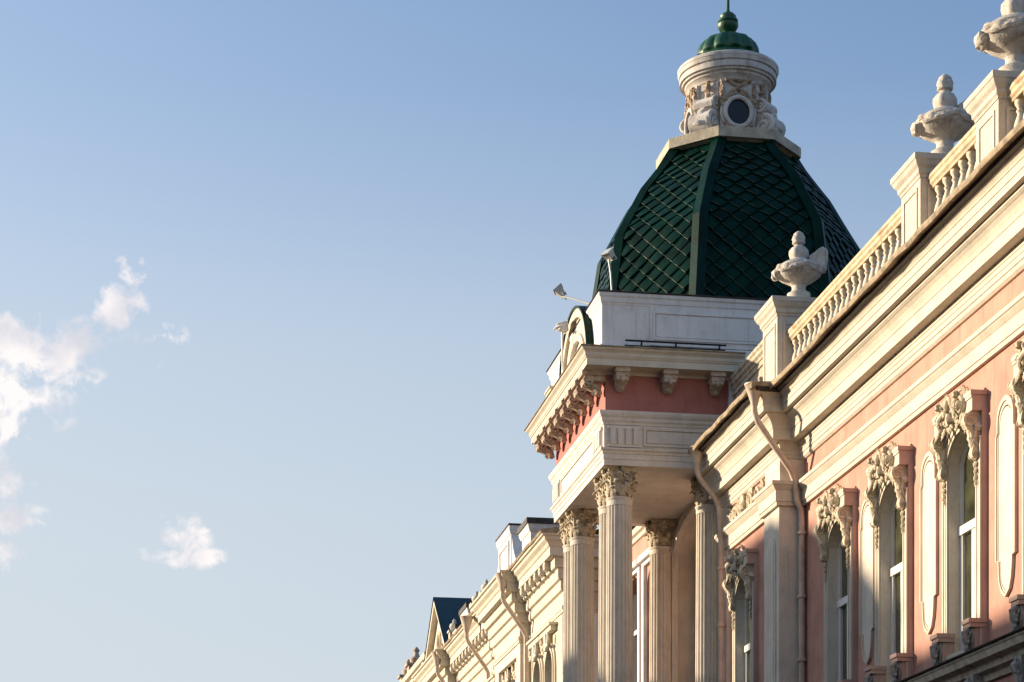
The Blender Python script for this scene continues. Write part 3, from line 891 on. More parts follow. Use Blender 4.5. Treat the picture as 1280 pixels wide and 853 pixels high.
# ---- drainpipes
def drainpipe(label, funnel, pts, r=.065, group=True):
    d = MB(); fx, fy, fz = funnel
    d.lathe(fx, fy, [(.075, fz - .42), (.08, fz - .36), (.19, fz - .03), (.205, fz - .02), (.205, fz + .01), (.18, fz + .012), (.17, fz - .03), (.06, fz - .35)], 16)
    d.tube([(fx, fy, fz - .38)] + pts, r, 12)
    o = d.build('drainpipe', M['pipe'], None, loc=(pts[-1][0], pts[-1][1], pts[-1][2]), th=TH_M)
    tag(o, label, 'drainpipe', 'drainpipes with funnel heads')
    # sleeve rings
    rg = MB()
    for a, b in zip(pts[2:-1], pts[3:]):
        zz = a[2] - .25
        while zz > b[2] + 1 and zz > 3:
            rg.lathe(a[0], a[1], [(r + .004, zz), (r + .03, zz + .01), (r + .03, zz + .07), (r + .004, zz + .08)], 12); zz -= 1.3
    if rg.v:
        base = Vector((pts[-1][0], pts[-1][1], pts[-1][2]))
        me = bpy.data.meshes.new('pipe_collar'); me.from_pydata([v - base for v in rg.v], [], rg.f); me.materials.append(M['pipe'])
        c = bpy.data.objects.new('pipe_collar', me); col.objects.link(c); c.parent = o
    return o
drainpipe('cream drainpipe bending back beside the corner pilaster under the lowest urn', (11.42, 42.12, 12.40),
          [(11.42, 42.12, 11.85), (11.50, 42.14, 11.65), (12.25, 42.36, 10.75), (12.36, 42.40, 10.50), (12.38, 42.40, 10.15), (12.48, 42.42, 9.98), (12.50, 42.42, 9.7), (12.50, 42.42, -EYE)])
drainpipe('cream drainpipe with funnel at the inner corner between tower portico and pink building', (11.42, 47.02, 12.36),
          [(11.42, 47.02, 11.82), (11.48, 47.03, 11.68), (11.86, 47.1, 11.25), (11.95, 47.12, 11.05), (11.97, 47.12, 10.8), (11.99, 47.12, 10.4), (12.0, 47.12, 9.9), (12.0, 47.12, -EYE)], .06)

# ================================================================== DOMED TOWER
TX0, TX1, TY0, TY1 = 10.20, 17.70, 47.70, 53.80
TXC, TYC = 13.95, 50.75
BACKX = 13.24
tower = root('domed_tower', 'portico tower with green tiled dome, white lantern and fluted columns', 'tower', TH_T, TXC, TYC)

LOOP = [(TX1, TY0), (TX0, TY0), (TX0, TY1), (TX1, TY1)]
def build_tower():
    # upper wall band in pink
    w = MB()
    w.box(TX0 + .04, TX1, TY0 + .04, TY1 - .04, 13.0, 14.3)
    w.build('wall', M['rose'], tower)
    # entablature
    e = MB()
    pr = [(-.30, 12.11), (.00, 12.11), (.00, 12.24), (.02, 12.25), (.02, 12.36), (.04, 12.37), (.05, 12.42), (.09, 12.45), (.09, 12.49), (.0, 12.50),
          (.0, 13.02), (.02, 13.03), (.03, 13.08), (.06, 13.12), (.065, 13.18), (.10, 13.22), (.12, 13.27), (.12, 13.33), (-.30, 13.36)]
    e.sweep([(BACKX + .6, TY0), (TX0, TY0), (TX0, TY1), (BACKX + .6, TY1)], pr, closed=False)
    # soffit of the portico
    e.box(TX0 + .28, TX1, TY0 + .28, TY1 - .28, 12.125, 12.3)
    ent = e.build('entablature', M['entab'], tower)
    # triglyph blocks
    def trig(m_, w_=.36):
        t = MB(); t.m = m_
        t.box(-w_, w_, -.035, .01, 12.52, 13.0)
        t.box(-w_ - .02, w_ + .02, -.055, .01, 12.93, 13.0)
        t.box(-w_ - .02, w_ + .02, -.050, .01, 12.52, 12.58)
        n = 4
        for k in range(n):
            c = -w_ + (k + .5) * 2 * w_ / n
            t.box(c - .055, c + .055, -.075, -.03, 12.58, 12.93)
        return t.build('triglyph', M['entab'], ent)
    trig(on_near(TX0 + .46, TY0, 0)); trig(on_near(TX0 + 2.72, TY0, 0), .30)
    trig(on_street(TX0, TY0 + .52, 0)); trig(on_street(TX0, TY1 - .52, 0))
    def frame_panel(m_, x0, x1, z0, z1, parent, mt, name='panel', t=.05, d=.04):
        p = MB(); p.m = m_
        p.box(x0, x1, -d, .01, z1 - t, z1); p.box(x0, x1, -d, .01, z0, z0 + t)
        p.box(x0, x0 + t, -d, .01, z0 + t, z1 - t); p.box(x1 - t, x1, -d, .01, z0 + t, z1 - t)
        p.box(x0 + 1.6 * t, x1 - 1.6 * t, -d * .55, .01, z0 + 1.6 * t, z1 - 1.6 * t)
        return p.build(name, mt, parent)
    frame_panel(on_near(TX0, TY0, 0), .92, 2.36, 12.56, 12.98, ent, M['entab'])
    frame_panel(on_street(TX0, (TY0 + TY1) / 2, 0), -2.0, 2.0, 12.56, 12.98, ent, M['entab'])
    # main cornice
    c = MB()
    pc = [(-.06, 14.16), (.03, 14.16), (.04, 14.20), (.08, 14.225), (.50, 14.23), (.50, 14.38), (.52, 14.385), (.535, 14.42), (.55, 14.43), (.55, 14.50), (.58, 14.53), (.62, 14.56), (.64, 14.60), (-.06, 14.68)]
    c.sweep([(13.35, TY0), (TX0, TY0), (TX0, TY1), (13.35, TY1)], pc)
    cor = c.build('cornice', M['trim'], tower)
    # tin lip
    t = MB(); t.sweep([(13.35, TY0), (TX0, TY0), (TX0, TY1), (13.35, TY1)], [(.50, 14.622), (.655, 14.60), (.67, 14.61), (.66, 14.635), (.50, 14.66)])
    t.build('drip_edge', M['tin'], tower)
    # carved brackets
    def bracket(m_):
        b = MB(); b.m = m_
        b.box(-.17, .17, -.46, .0, 14.13, 14.228)
        b.box(-.14, .14, -.40, .0, 14.02, 14.13)
        b.tube([(0, -.36, 14.08), (0, -.34, 13.98), (0, -.22, 13.94), (0, -.12, 13.88), (0, -.06, 13.78)], [.09, .10, .11, .10, .05], 8, flat=(1.35, .8), up=(0, -1, 0))
        for sx in (-1, 1):
            for i in range(1):
                v = []
                pts = [(sx * .13, -.33 + .09 * cos(a_), 14.04 + .09 * sin(a_)) for a_ in [k * pi / 4 for k in range(9)]]
                b.tube(pts, .022, 6)
            b.blob((sx * .09, -.38, 14.0), (.05, .05, .06), 8, 6, .3, 4)
        leaf(b, (0, -.40, 14.1), (0, -.42, 13.92), .09, .3)
        b.blob((0, -.16, 13.85), (.10, .08, .08), 9, 6, .4, 2)
        return b.build('bracket', M['bracket'], cor)
    f = bracket(on_near(TX0 + .35, TY0 + .02, 0))
    for k in range(1, 3): copy_tree(f, cor, (1.11 * k, 0, 0))
    f = bracket(on_street(TX0 + .02, TY0 + .15, 0) @ Matrix.Translation((0, 0, 14.228)) @ Matrix.Diagonal((1.35, 1.18, 1.12, 1)) @ Matrix.Translation((0, 0, -14.228)))
    for k in range(1, 8): copy_tree(f, cor, (0, .828 * k, 0))
    # attic
    a = MB()
    a.box(TX0 - .06 + .0, TX1, TY0 - .06, TY1 + .06, 14.64, 15.97)
    path = [(TX1, TY0 - .06), (TX0 - .06, TY0 - .06), (TX0 - .06, TY1 + .06), (TX1, TY1 + .06)]
    a.sweep(path, [(-.05, 15.74), (.01, 15.74), (.02, 15.78), (.04, 15.80), (.05, 15.90), (.08, 15.93), (.085, 16.0), (-.05, 16.01)])
    a.sweep(path, [(-.05, 14.60), (.06, 14.62), (.06, 14.80), (.03, 14.84), (-.05, 14.84)])
    a.box(TX0 + 1.05, TX1, TY0 - .10, TY0 - .05, 14.86, 15.742)
    att = a.build('attic', M['white'], tower)
    frame_panel(on_near(TX0, TY0 - .10, 0), 1.12, 5.2, 14.98, 15.62, att, M['white'], t=.045, d=.035)
    frame_panel(on_near(TX0, TY0 - .06, 0), .10, .95, 14.98, 15.62, att, M['white'], t=.02, d=.004)
    l_ = MB(); l_.sweep([(TX1, TY0 - .06), (TX0 - .06, TY0 - .06), (TX0 - .06, TY1 + .06), (TX1, TY1 + .06)], [(-.3, 16.01), (.10, 16.005), (.12, 16.02), (.10, 16.04), (-.3, 16.06)])
    l_.build('roof_edge', M['darktin'], tower)
    # snow-guard railing
    r = MB(); yy = TY0 - .34
    r.tube([(TX0 + .42, yy, 14.86), (TX0 + 2.78, yy, 14.86)], .022, 6); r.tube([(TX0 + .40, yy, 14.74), (TX0 + 2.75, yy, 14.74)], .022, 6)
    for x in (TX0 + .45 + .35, TX0 + 1.6, TX0 + 2.62):
        r.tube([(x, yy, 14.62), (x, yy, 14.88)], .02, 6); r.tube([(x, yy, 14.86), (x, yy + .25, 14.66)], .014, 6)
    r.build('snow_guard', M['black'], tower)
    # white corner strip where the tower meets the pink roof
    s = MB(); s.box(BACKX - .12, BACKX + .5, TY0 - .05, TY0 + .3, 13.36, 14.17)
    s.box(BACKX + .1, BACKX + .5, TY0 - .09, TY0 + .3, 13.36, 14.17)
    s.build('pilaster', M['white'], tower)
    # back wall of the portico with a deep arched opening
    b = MB()
    AY, AH, AS, AR = 50.75, 2.42, 10.95, 1.02
    wall_with_openings(b, BACKX, TY0 - .2, TY1, 4.6, 12.12, [(AY, AH, 5.2, AS, AR)], depth=.5)
    b.box(BACKX, BACKX + .5, TY0 - .2, TY1, -EYE, 4.6)
    bw = b.build('back_wall', M['cream'], tower)
    ar = MB()
    for o0, o1, d in ((-.02, .06, .11), (.06, .14, .07), (.14, .24, .10)):
        Pi = arch_pts(AY, AH + o0, AS, AR + o0, 24); Po = arch_pts(AY, AH + o1, AS, AR + o1, 24)
        for i in range(24):
            v = [(x_, *q) for x_ in (BACKX - d, BACKX + .02) for q in (Pi[i], Pi[i + 1], Po[i + 1], Po[i])]
            ar.add(v, [(0, 1, 2, 3), (4, 7, 6, 5), (0, 4, 5, 1), (3, 2, 6, 7)])
        for sg in (-1, 1):
            a_, b_ = sorted((AY + sg * (AH + o0), AY + sg * (AH + o1))); ar.box(BACKX - d, BACKX + .02, a_, b_, 5.0, AS)
    ar.build('archivolt', M['entab'], bw)
    q = MB(); q.box(BACKX + .495, BACKX + .55, AY - AH, AY + AH, 5.2, 12.05); q.build('recess', M['pinktrim'], bw)
    dr = MB(); x = BACKX + .42
    for y in (AY - 1.2, AY - .45, AY + .40, AY + 1.14): dr.box(x, x + .07, y, y + .06, 5.2, 11.7 if abs(y - AY) < .6 else 10.7)
    for z in (5.2, 7.6, 9.0, 10.66): dr.box(x - .01, x + .07, AY - 1.2, AY + 1.2, z, z + .09)
    fr = dr.build('window_frame', M['wframe'], bw)
    o = MB(); o.m = on_street(BACKX - .09, AY + AH + .06, 0)
    spiral(o, 0, 10.2, .14, 1.5, pi / 2, 1, .3, -.04); leaf(o, (0, -.05, 10.1), (.03, -.08, 9.7), .10, .2); o.blob((0, -.05, 9.62), (.08, .06, .1), 9, 6, .3, 2)
    o.build('impost_ornament', M['ornament'], bw)
build_tower()

# ---- Corinthian columns
def capital_mb(x, y, z0, h, r):
    c = MB()
    c.lathe(x, y, [(r * .80, z0), (r * .86, z0 + .04), (r * .84, z0 + h * .3), (r * .90, z0 + h * .6), (r * 1.12, z0 + h * .86), (r * 1.1, z0 + h * .88)], 20)
    for tier, (zb, hh, ou, w, n, ph) in enumerate(((z0 + .01, h * .42, .55, .085, 8, 0), (z0 + h * .12, h * .58, .75, .085, 8, pi / 8))):
        for k in range(n):
            a = 2 * pi * k / n + ph
            d = Vector((cos(a), sin(a), 0)); p = []
            for i in range(7):
                u = i / 6
                rr = r * (.92 + .10 * tier) + ou * r * (u ** 3) * .55
                zz = zb + hh * (u if u < .8 else .8 + (u - .8) * -.9)
                p.append(Vector((x, y, zz)) + d * (rr + (.06 * r if u > .85 else 0)))
            c.tube(p, [.6 * w, w, 1.1 * w, .9 * w, 1.05 * w, .85 * w, .45 * w], 6, flat=(1, .38), up=(cos(a), sin(a), .01))
    # corner volutes
    for k in range(4):
        a = pi / 4 + k * pi / 2
        d = Vector((cos(a), sin(a), 0)); cc = Vector((x, y, z0 + h * .80)) + d * r * 1.34
        pts, rad = [], []
        for i in range(22):
            t = i / 21; rr = r * .30 * (1 - .85 * t); an = pi * .5 + 2 * pi * 1.5 * t
            pts.append(cc + d * (rr * cos(an) * -1) * -1 + Vector((0, 0, rr * sin(an)))); rad.append(r * .10 * (1 - .4 * t))
        c.tube(pts, rad, 6, flat=(1.5, 1), up=(0, 0, 1))
        c.tube([Vector((x, y, z0 + h * .45)) + d * r * .95, Vector((x, y, z0 + h * .7)) + d * r * 1.05, cc + Vector((0, 0, r * .28))], [.04, .05, .04], 6)
        # inner helices and rosette of the abacus
        a2 = k * pi / 2; d2 = Vector((cos(a2), sin(a2), 0)); s2 = Vector((-sin(a2), cos(a2), 0))
        c.blob(Vector((x, y, z0 + h * .92)) + d2 * r * 1.22, (.06, .06, .06), 8, 6, .3, k)
        for sg in (-1, 1):
            q = Vector((x, y, z0 + h * .72)) + d2 * r * 1.12 + s2 * sg * r * .28
            pts = [q + s2 * (.075 * cos(t_ * .7) * (1 - t_ / 11)) + Vector((0, 0, .075 * sin(t_ * .7) * (1 - t_ / 11))) for t_ in range(10)]
            c.tube(pts, .022, 5)
    # concave abacus
    n = 8; ol = []
    R = r * 1.62
    for k in range(4):
        a0, a1 = pi / 4 + k * pi / 2, pi / 4 + (k + 1) * pi / 2
        for i in range(n):
            t = i / n
            px = cos(a0) * (1 - t) + cos(a1) * t; py = sin(a0) * (1 - t) + sin(a1) * t
            kk = 1 - .16 * sin(pi * t)
            ol.append((px * R * kk, py * R * kk))
    m = len(ol)
    v = []
    for zz, s_ in ((z0 + h * .88, .93), (z0 + h * .93, 1.0), (z0 + h, 1.0)): v += [(x + a * s_, y + b * s_, zz) for a, b in ol]
    fs = []
    for l in range(2):
        for i in range(m):
            j = (i + 1) % m; fs.append((l * m + i, l * m + j, (l + 1) * m + j, (l + 1) * m + i))
    fs += [tuple(range(m - 1, -1, -1)), tuple(2 * m + i for i in range(m))]
    c.add(v, fs)
    return c

def column(x, y, r=.30):
    nfl = 20
    s = MB()
    prof = []
    zb, zt = 5.2, 11.26
    for i in range(9):
        t = i / 8
        prof.append((r * (1.06 - .10 * t ** 1.6), zb + (zt - zb) * t))
    def mod(a, z):
        u = (a * nfl / (2 * pi)) % 1.0
        return 1.0 if u < .28 else 1 - .085 * sin(pi * (u - .28) / .72)
    s.lathe(x, y, prof, nfl * 7, mod=mod, smooth=False)
    c = s.build('column', M['cream'], tower)
    n = MB(); n.lathe(x, y, [(r * .93, 11.25), (r * .99, 11.26), (r * .99, 11.38), (r * 1.02, 11.39), (r * 1.06, 11.41), (r * 1.06, 11.44), (r * .85, 11.46)], 32)
    n.build('necking', M['cream'], c)
    capital_mb(x, y, 11.45, .66, r).build('capital', M['capital'], c)
    b = MB(); b.lathe(x, y, [(r * 1.32, 4.86), (r * 1.36, 4.92), (r * 1.32, 5.0), (r * 1.15, 5.04), (r * 1.15, 5.08), (r * 1.22, 5.12), (r * 1.15, 5.18), (r * 1.05, 5.21)], 28)
    b.box(x - r * 1.4, x + r * 1.4, y - r * 1.4, y + r * 1.4, 4.7, 4.86)
    b.build('base', M['cream'], c)
    return c
CX = 10.66
c0 = column(CX, 48.15)
for y in (49.02, 52.48, 53.35): copy_tree(c0, tower, (0, y - 48.15, 0))
for y in (48.55, 53.25): copy_tree(c0, tower, (12.88 - CX, y - 48.15, 0))
# square piers behind the inner columns
def piers():
    p = MB()
    for y in (48.35, 53.35):
        p = MB(); p.box(13.10, BACKX + .02, y - .34, y + .34, 4.7, 12.12)
        p.box(13.07, BACKX + .02, y - .38, y + .38, 11.30, 11.44); p.box(13.05, BACKX + .02, y - .40, y + .40, 11.95, 12.11)
        p.build('pier', M['cream'], tower)
    # balcony floor, parapet and podium
    f = MB(); f.box(9.95, BACKX, TY0 - .25, TY1 + .25, 4.45, 4.70); f.box(10.1, BACKX, TY0 - .1, TY1 + .1, 4.2, 4.45)
    f.build('balcony_floor', M['white'], tower)
    q = MB()
    for (a, b_) in ((47.75, 49.45), (52.05, 53.75)): q.box(10.2, 11.3, a, b_, -EYE, 4.2)
    q.build('podium', M['pink'], tower)
piers()

# ---- dome
def interp(t):  # share of the way from the base outline to the top outline, by height
    ks = [(16.03, 1.0), (18.05, .835), (19.30, .46), (20.10, .115), (20.42, 0.0)]
    for (a, b), (c, d) in zip(ks[:-1], ks[1:]):
        if t <= c: return b + (d - b) * (t - a) / (c - a)
    return 0.0
BASE = (3.22, 3.00, 1.57, 1.15)        # half width, half length, half side (near face), half side (street face)
TOPD = (1.42, 1.42, .587, .587)
def oct_at(z, grow=0.0):
    k = interp(z); hx, hy, a, b = (TOPD[i] + (BASE[i] - TOPD[i]) * k for i in range(4))
    b = TOPD[3] + (BASE[3] - TOPD[3]) * k * k
    hx += grow; hy += grow; a += grow * .41; b += grow * .41
    return [(-hx, -b), (-a, -hy), (a, -hy), (hx, -b), (hx, b), (a, hy), (-a, hy), (-hx, b)]
def dome():
    d = MB(); N_ = 18; trnd = random.Random(11)
    zs = sorted([16.03 + (20.42 - 16.03) * i / N_ for i in range(N_ + 1)] + [18.05, 19.30, 20.10]); N_ += 3
    vs = []
    for z in zs: vs += [(TXC + x, TYC + y, z) for x, y in oct_at(z)]
    fs = []
    for i in range(N_):
        for k in range(8):
            l = (k + 1) % 8
            fs.append((i * 8 + k, i * 8 + l, (i + 1) * 8 + l, (i + 1) * 8 + k))
    fs.append(tuple(N_ * 8 + k for k in range(8)))
    d.add(vs, fs)
    dm = d.build('dome', M['green'], tower)
    # diamond tiles with turned-down lower edges, one mesh of tiling on each face
    for k in range(8):
        t = MB(); l = (k + 1) % 8
        # param surface
        def S(u, z, h=0.0):
            o = oct_at(z); a, b = Vector(o[k]), Vector(o[l])
            mid = (a + b) / 2; e = (b - a).normalized()
            p = mid + e * u
            # face normal
            o2 = oct_at(min(20.42, z + .05)); m2 = (Vector(o2[k]) + Vector(o2[l])) / 2
            T = Vector((m2.x - mid.x, m2.y - mid.y, .05)); E = Vector((e.x, e.y, 0))
            n = E.cross(T).normalized()
            if n.x * mid.x + n.y * mid.y < 0: n = -n
            return Vector((TXC + p.x, TYC + p.y, z)) + n * h
        TW, THh = .46, .40
        z = 16.10; row = 0
        while z < 20.35:
            # local meridian step
            o = oct_at(z); a, b = Vector(o[k]), Vector(o[l]); half = (b - a).length / 2 - .10
            o2 = oct_at(z + .05); mm = ((Vector(o2[k]) + Vector(o2[l])) / 2 - (a + b) / 2).length
            ds = sqrt(.05 ** 2 + mm ** 2) / .05
            dz = THh / 2 / ds
            nn = int(half / TW) + 2
            for j in range(-nn, nn + 1):
                u = j * TW + (TW / 2 if row % 2 else 0)
                if abs(u) > half - .02: continue
                zl, zr, zt_ = z - dz, z, z + dz
                if zl < 16.04 or zt_ > 20.4: continue
                uL, uR = max(-half, u - TW / 2), min(half, u + TW / 2)
                # raised diamond: lower point lifted
                lf = trnd.uniform(.055, .10); tw = trnd.uniform(-.012, .012)
                p = [S(u, zl, lf), S(uR, zr, .034 + tw), S(u, zt_, .004), S(uL, zr, .034 - tw)]
                q = [S(u, zl, .0), S(uR, zr, .0), S(u, zt_, -.005), S(uL, zr, .0)]
                c_ = S(u, z - dz * .2, lf * .62 + .022)
                t.add(p + [c_] + q, [(0, 1, 4), (1, 2, 4), (2, 3, 4), (3, 0, 4), (0, 3, 8, 5), (0, 5, 6, 1)])
                # rolled seam along the lower left edge
                t.cur = 1; t.tube([S(uL, zr, .036 - tw), S(u, zl, lf + .004)], .0075, 5); t.cur = 0
            z += dz; row += 1
        t.build('tiling', M['green'], dm, material2=M['seam'])
    # hip rolls
    for k in range(8):
        r = MB(); pts_a = []
        vs = []; n2 = 24
        for i in range(n2 + 1):
            z = 16.04 + (20.42 - 16.04) * i / n2
            o = oct_at(z, .0); c = Vector(o[k]); pa = Vector(o[(k - 1) % 8]); pb = Vector(o[(k + 1) % 8])
            ea = (pa - c).normalized(); eb = (pb - c).normalized()
            w = .17
            outd = -(ea + eb).normalized()
            na = Vector((ea.y, -ea.x)); na = na if na.dot(outd) > 0 else -na
            nb = Vector((eb.y, -eb.x)); nb = nb if nb.dot(outd) > 0 else -nb
            P_ = [c + ea * w, c + ea * w + na * .075, c + outd * .13, c + eb * w + nb * .075, c + eb * w]
            vs += [(TXC + p.x, TYC + p.y, z + (.03 if 0 < j_ < 4 else 0)) for j_, p in enumerate(P_)]
        fs = []
        for i in range(n2):
            for j in range(4):
                fs.append((i * 5 + j, i * 5 + j + 1, (i + 1) * 5 + j + 1, (i + 1) * 5 + j))
        r.add(vs, fs)
        r.build('hip', M['green'], dm)
    return dm
dome()

# ---- plinth, lantern and cupola
def lantern():
    R_ = 1.645
    def octp(r): s = r * .4142; return [(-r, -s), (-s, -r), (s, -r), (r, -s), (r, s), (s, r), (-s, r), (-r, s)]
    p = MB(); path = [(TXC + x, TYC + y) for x, y in octp(R_)]
    # path orientation: outward is left, so run it clockwise
    path = path[::-1]
    def ringp(path, prof, mb):
        # choose orientation so that positive 'out' grows the loop
        mb.sweep(path, prof, closed=True)
    v = []
    for z, r in ((20.33, 1.48), (20.36, 1.56), (20.37, 1.60), (20.37, 1.645), (20.60, 1.645), (20.62, 1.62), (20.63, 1.0)):
        v += [(TXC + x, TYC + y, z) for x, y in octp(r)]
    fs = []
    for i in range(6):
        for k in range(8): l = (k + 1) % 8; fs.append((i * 8 + k, i * 8 + l, (i + 1) * 8 + l, (i + 1) * 8 + k))
    fs += [tuple(range(7, -1, -1)), tuple(48 + k for k in range(8))]
    p.add(v, fs)
    p.build('lantern_plinth', M['plinth'], tower)
    b = MB()
    b.lathe(TXC, TYC, [(1.12, 20.62), (1.12, 20.70), (1.02, 20.76), (.92, 20.88), (.88, 21.1), (.865, 21.6), (.87, 21.9), (.90, 21.98), (.92, 22.08), (.94, 22.2)], 40)
    ln = b.build('lantern', M['lantern'], tower)
    c = MB()
    c.lathe(TXC, TYC, [(.86, 21.98), (.90, 21.99), (.90, 22.04), (.94, 22.05), (.97, 22.12), (1.05, 22.17), (1.06, 22.22), (1.12, 22.23), (1.13, 22.28), (1.18, 22.285), (1.185, 22.41), (1.15, 22.415), (1.155, 22.445), (1.20, 22.45), (1.225, 22.54), (1.235, 22.545), (1.235, 22.61), (1.20, 22.64), (.6, 22.70)], 56)
    c.build('cornice', M['lantern'], ln)
    cp = MB()
    def rib(a, z): return 1 + (.10 * abs(cos(a * 6)) if 22.93 < z < 23.40 else 0)
    cp.lathe(TXC, TYC, [(.98, 22.66), (.97, 22.71), (.92, 22.76), (.84, 22.81), (.80, 22.86), (.74, 22.90), (.70, 22.93), (.71, 22.98), (.70, 23.08), (.64, 23.22), (.54, 23.34), (.42, 23.42), (.27, 23.48), (.15, 23.52), (.10, 23.54)], 72, mod=rib)
    cu = cp.build('cupola', M['greencap'], tower)
    f = MB()
    f.lathe(TXC, TYC, [(.14, 23.48), (.10, 23.54), (.12, 23.58), (.20, 23.62), (.255, 23.71), (.255, 23.77), (.22, 23.80), (.25, 23.83), (.24, 23.88), (.19, 23.92), (.20, 23.97), (.13, 24.04), (.055, 24.08), (.04, 24.14), (.03, 25.2), (.02, 26.1), (.005, 26.7)], 28)
    f.build('finial', M['greencap'], cu)
    # oculi, scrolls and garlands
    for q in range(4):
        def at(mb, off_a=0, r=.90):
            ang = q * pi / 2 + off_a
            # canonical facing -y, rotated about the axis
            return Matrix.Translation((TXC, TYC, 20.63)) @ Matrix.Rotation(ang, 4, 'Z') @ Matrix.Translation((0, -r + .03, 0)) @ Matrix.Diagonal((1, 1, .87, 1)) @ Matrix.Translation((0, 0, -20.70))
        fr = MB(); fr.m = at(fr, 0, .91)
        fr.box(-.43, .43, -.02, .25, 20.72, 22.32)
        lp = []
        n = 36
        for i in range(n + 1):
            a = 2 * pi * i / n; lp.append((.33 * cos(a), -.08, 21.42 + .40 * sin(a)))
        fr.tube(lp, .06, 8)
        lp = [(.42 * cos(2 * pi * i / n), -.04, 21.42 + .49 * sin(2 * pi * i / n)) for i in range(n + 1)]
        fr.tube(lp, .035, 6)
        wn_ = fr.build('oculus_frame', M['lantern'], ln)
        g = MB(); g.m = at(g, 0, .91)
        g.prism([(.30 * cos(2 * pi * i / 28), 21.42 + .37 * sin(2 * pi * i / 28)) for i in range(28)], -.045, .0)
        g.build('pane', M['darkglass'], wn_)
        o = MB(); o.m = at(o, 0, .93) @ Matrix.Diagonal((.82, 1, 1, 1))
        garland(o, (-.50, 21.72), (0, 22.12), .06, .055, 9, q * 9 + 1, -.03)
        garland(o, (.50, 21.72), (0, 22.12), .06, .055, 9, q * 9 + 2, -.03)
        garland(o, (-.42, 21.10), (.42, 21.10), .16, .05, 12, q * 9 + 3, -.03)
        for s_ in (-1, 1):
            garland(o, (s_ * .48, 22.22), (s_ * .52, 21.6), .0, .05, 8, q * 9 + 4, -.02)
            leaf(o, (s_ * .05, -.05, 22.15), (s_ * .3, -.07, 22.28), .05, .2)
        for s_ in range(9): o.blob((-.36 + .09 * s_, -.05, 22.29), (.05, .05, .045), 8, 5, .35, s_)
        o.build('garland', M['garland'], wn_)
        # diagonal buttress scrolls
        s = MB(); s.m = Matrix.Translation((TXC, TYC, 20.63)) @ Matrix.Rotation(q * pi / 2 + pi / 4, 4, 'Z') @ Matrix.Diagonal((1, 1, .88, 1)) @ Matrix.Translation((0, 0, -20.70))
        ol = [(-.80, 20.70)] + [(-1.10 + .36 * cos(a), 21.05 + .34 * sin(a)) for a in [radians(d) for d in (-95, -125, -155, 175, 150, 125, 100)]] + [(-1.0, 21.40)] + [(-1.0 + .23 * cos(a), 21.62 + .21 * sin(a)) for a in [radians(d) for d in (-115, -150, 175, 140, 105)]] + [(-.92, 21.88), (-.88, 22.05), (-.92, 22.12), (-.90, 22.3), (-.80, 22.34)]
        # prism lies in xz, thickness along y; rotate so that it points outwards (-y)
        s.m = s.m @ Matrix.Rotation(pi / 2, 4, 'Z')
        s.prism(ol, -.24, .24)
        for (cx_, cz_, rr_) in ((-1.13, 21.05, .30), (-1.02, 21.62, .19)):
            for yy in (-.25, .25):
                spiral(s, cx_, cz_, rr_, 1.5, pi / 2, 1, .24, yy)
        for k in range(4): s.blob((-1.44 + .06 * k, 0, 21.0 + .13 * k), (.06, .14, .07), 8, 6, .25, k)
        s.build('scroll_buttress', M['lantern'], ln)
        gg = MB(); gg.m = Matrix.Translation((TXC, TYC, 20.63)) @ Matrix.Rotation(q * pi / 2 + pi / 4, 4, 'Z') @ Matrix.Translation((0, -.90, 0)) @ Matrix.Diagonal((1, 1, .87, 1)) @ Matrix.Translation((0, 0, -20.70))
        garland(gg, (0, 22.30), (0, 21.25), .0, .065, 12, q + 70, -.05)
        gg.build('drop', M['garland'], ln)
lantern()

# ---- curved gable on the street side of the attic
def gable():
    yc, hw = 50.25, 1.68
    def prof(h, z0, r):
        pts = []
        for i in range(25):
            t = pi * i / 24
            pts.append((yc - (h) * cos(t), z0 + r * sin(t) ** .9))
        return pts
    g = MB()
    X0, X1 = 10.0, TX0 + .05
    P = prof(hw, 14.72, 1.66)
    n = len(P)
    def bandmb(mb, A, B, x0, x1):
        n = len(A)
        v = [(x0, *a) for a in A] + [(x0, *b) for b in B] + [(x1, *a) for a in A] + [(x1, *b) for b in B]
        f = []
        for i in range(n - 1):
            f += [(i, i + 1, n + i + 1, n + i), (2 * n + i, 3 * n + i, 3 * n + i + 1, 2 * n + i + 1), (i, 2 * n + i, 2 * n + i + 1, i + 1), (n + i, n + i + 1, 3 * n + i + 1, 3 * n + i)]
        f += [(0, n, 3 * n, 2 * n), (n - 1, 3 * n - 1 - 0 * n, 4 * n - 1, 2 * n - 1)]
        mb.add(v, f)
    bandmb(g, prof(hw, 14.72, 1.66), prof(hw - .20, 14.72, 1.46), X0, X1)
    bandmb(g, prof(hw - .20, 14.72, 1.46), prof(hw - .55, 14.72, 1.10), X0 + .08, X1)
    bandmb(g, prof(hw - .55, 14.72, 1.10), prof(hw - .72, 14.72, .93), X0 + .03, X1)
    gb = g.build('gable', M['trim'], tower)
    q = MB(); A = prof(hw - .72, 14.72, .93)
    q.add([(X0 + .16, a, b) for a, b in A], [tuple(range(len(A)))])
    q.build('tympanum', M['wood'], gb)
    r = MB()
    bandmb(r, prof(hw + .04, 14.72, 1.72), prof(hw, 14.72, 1.665), X0 - .04, X1 + .25)
    r.build('roof', M['green'], gb)
    # feet of the gable
    for y in (52.75, ):
        b = MB()
        b.box(X0 - .06, X1, y - .12, y + .42, 14.64, 15.12); b.box(X0 - .12, X1, y - .16, y + .50, 15.12, 15.22)
        b.box(X0 - .15, X1, y - .18, y + .54, 15.22, 15.27)
        b.build('gable_foot', M['trim'], gb)
gable()

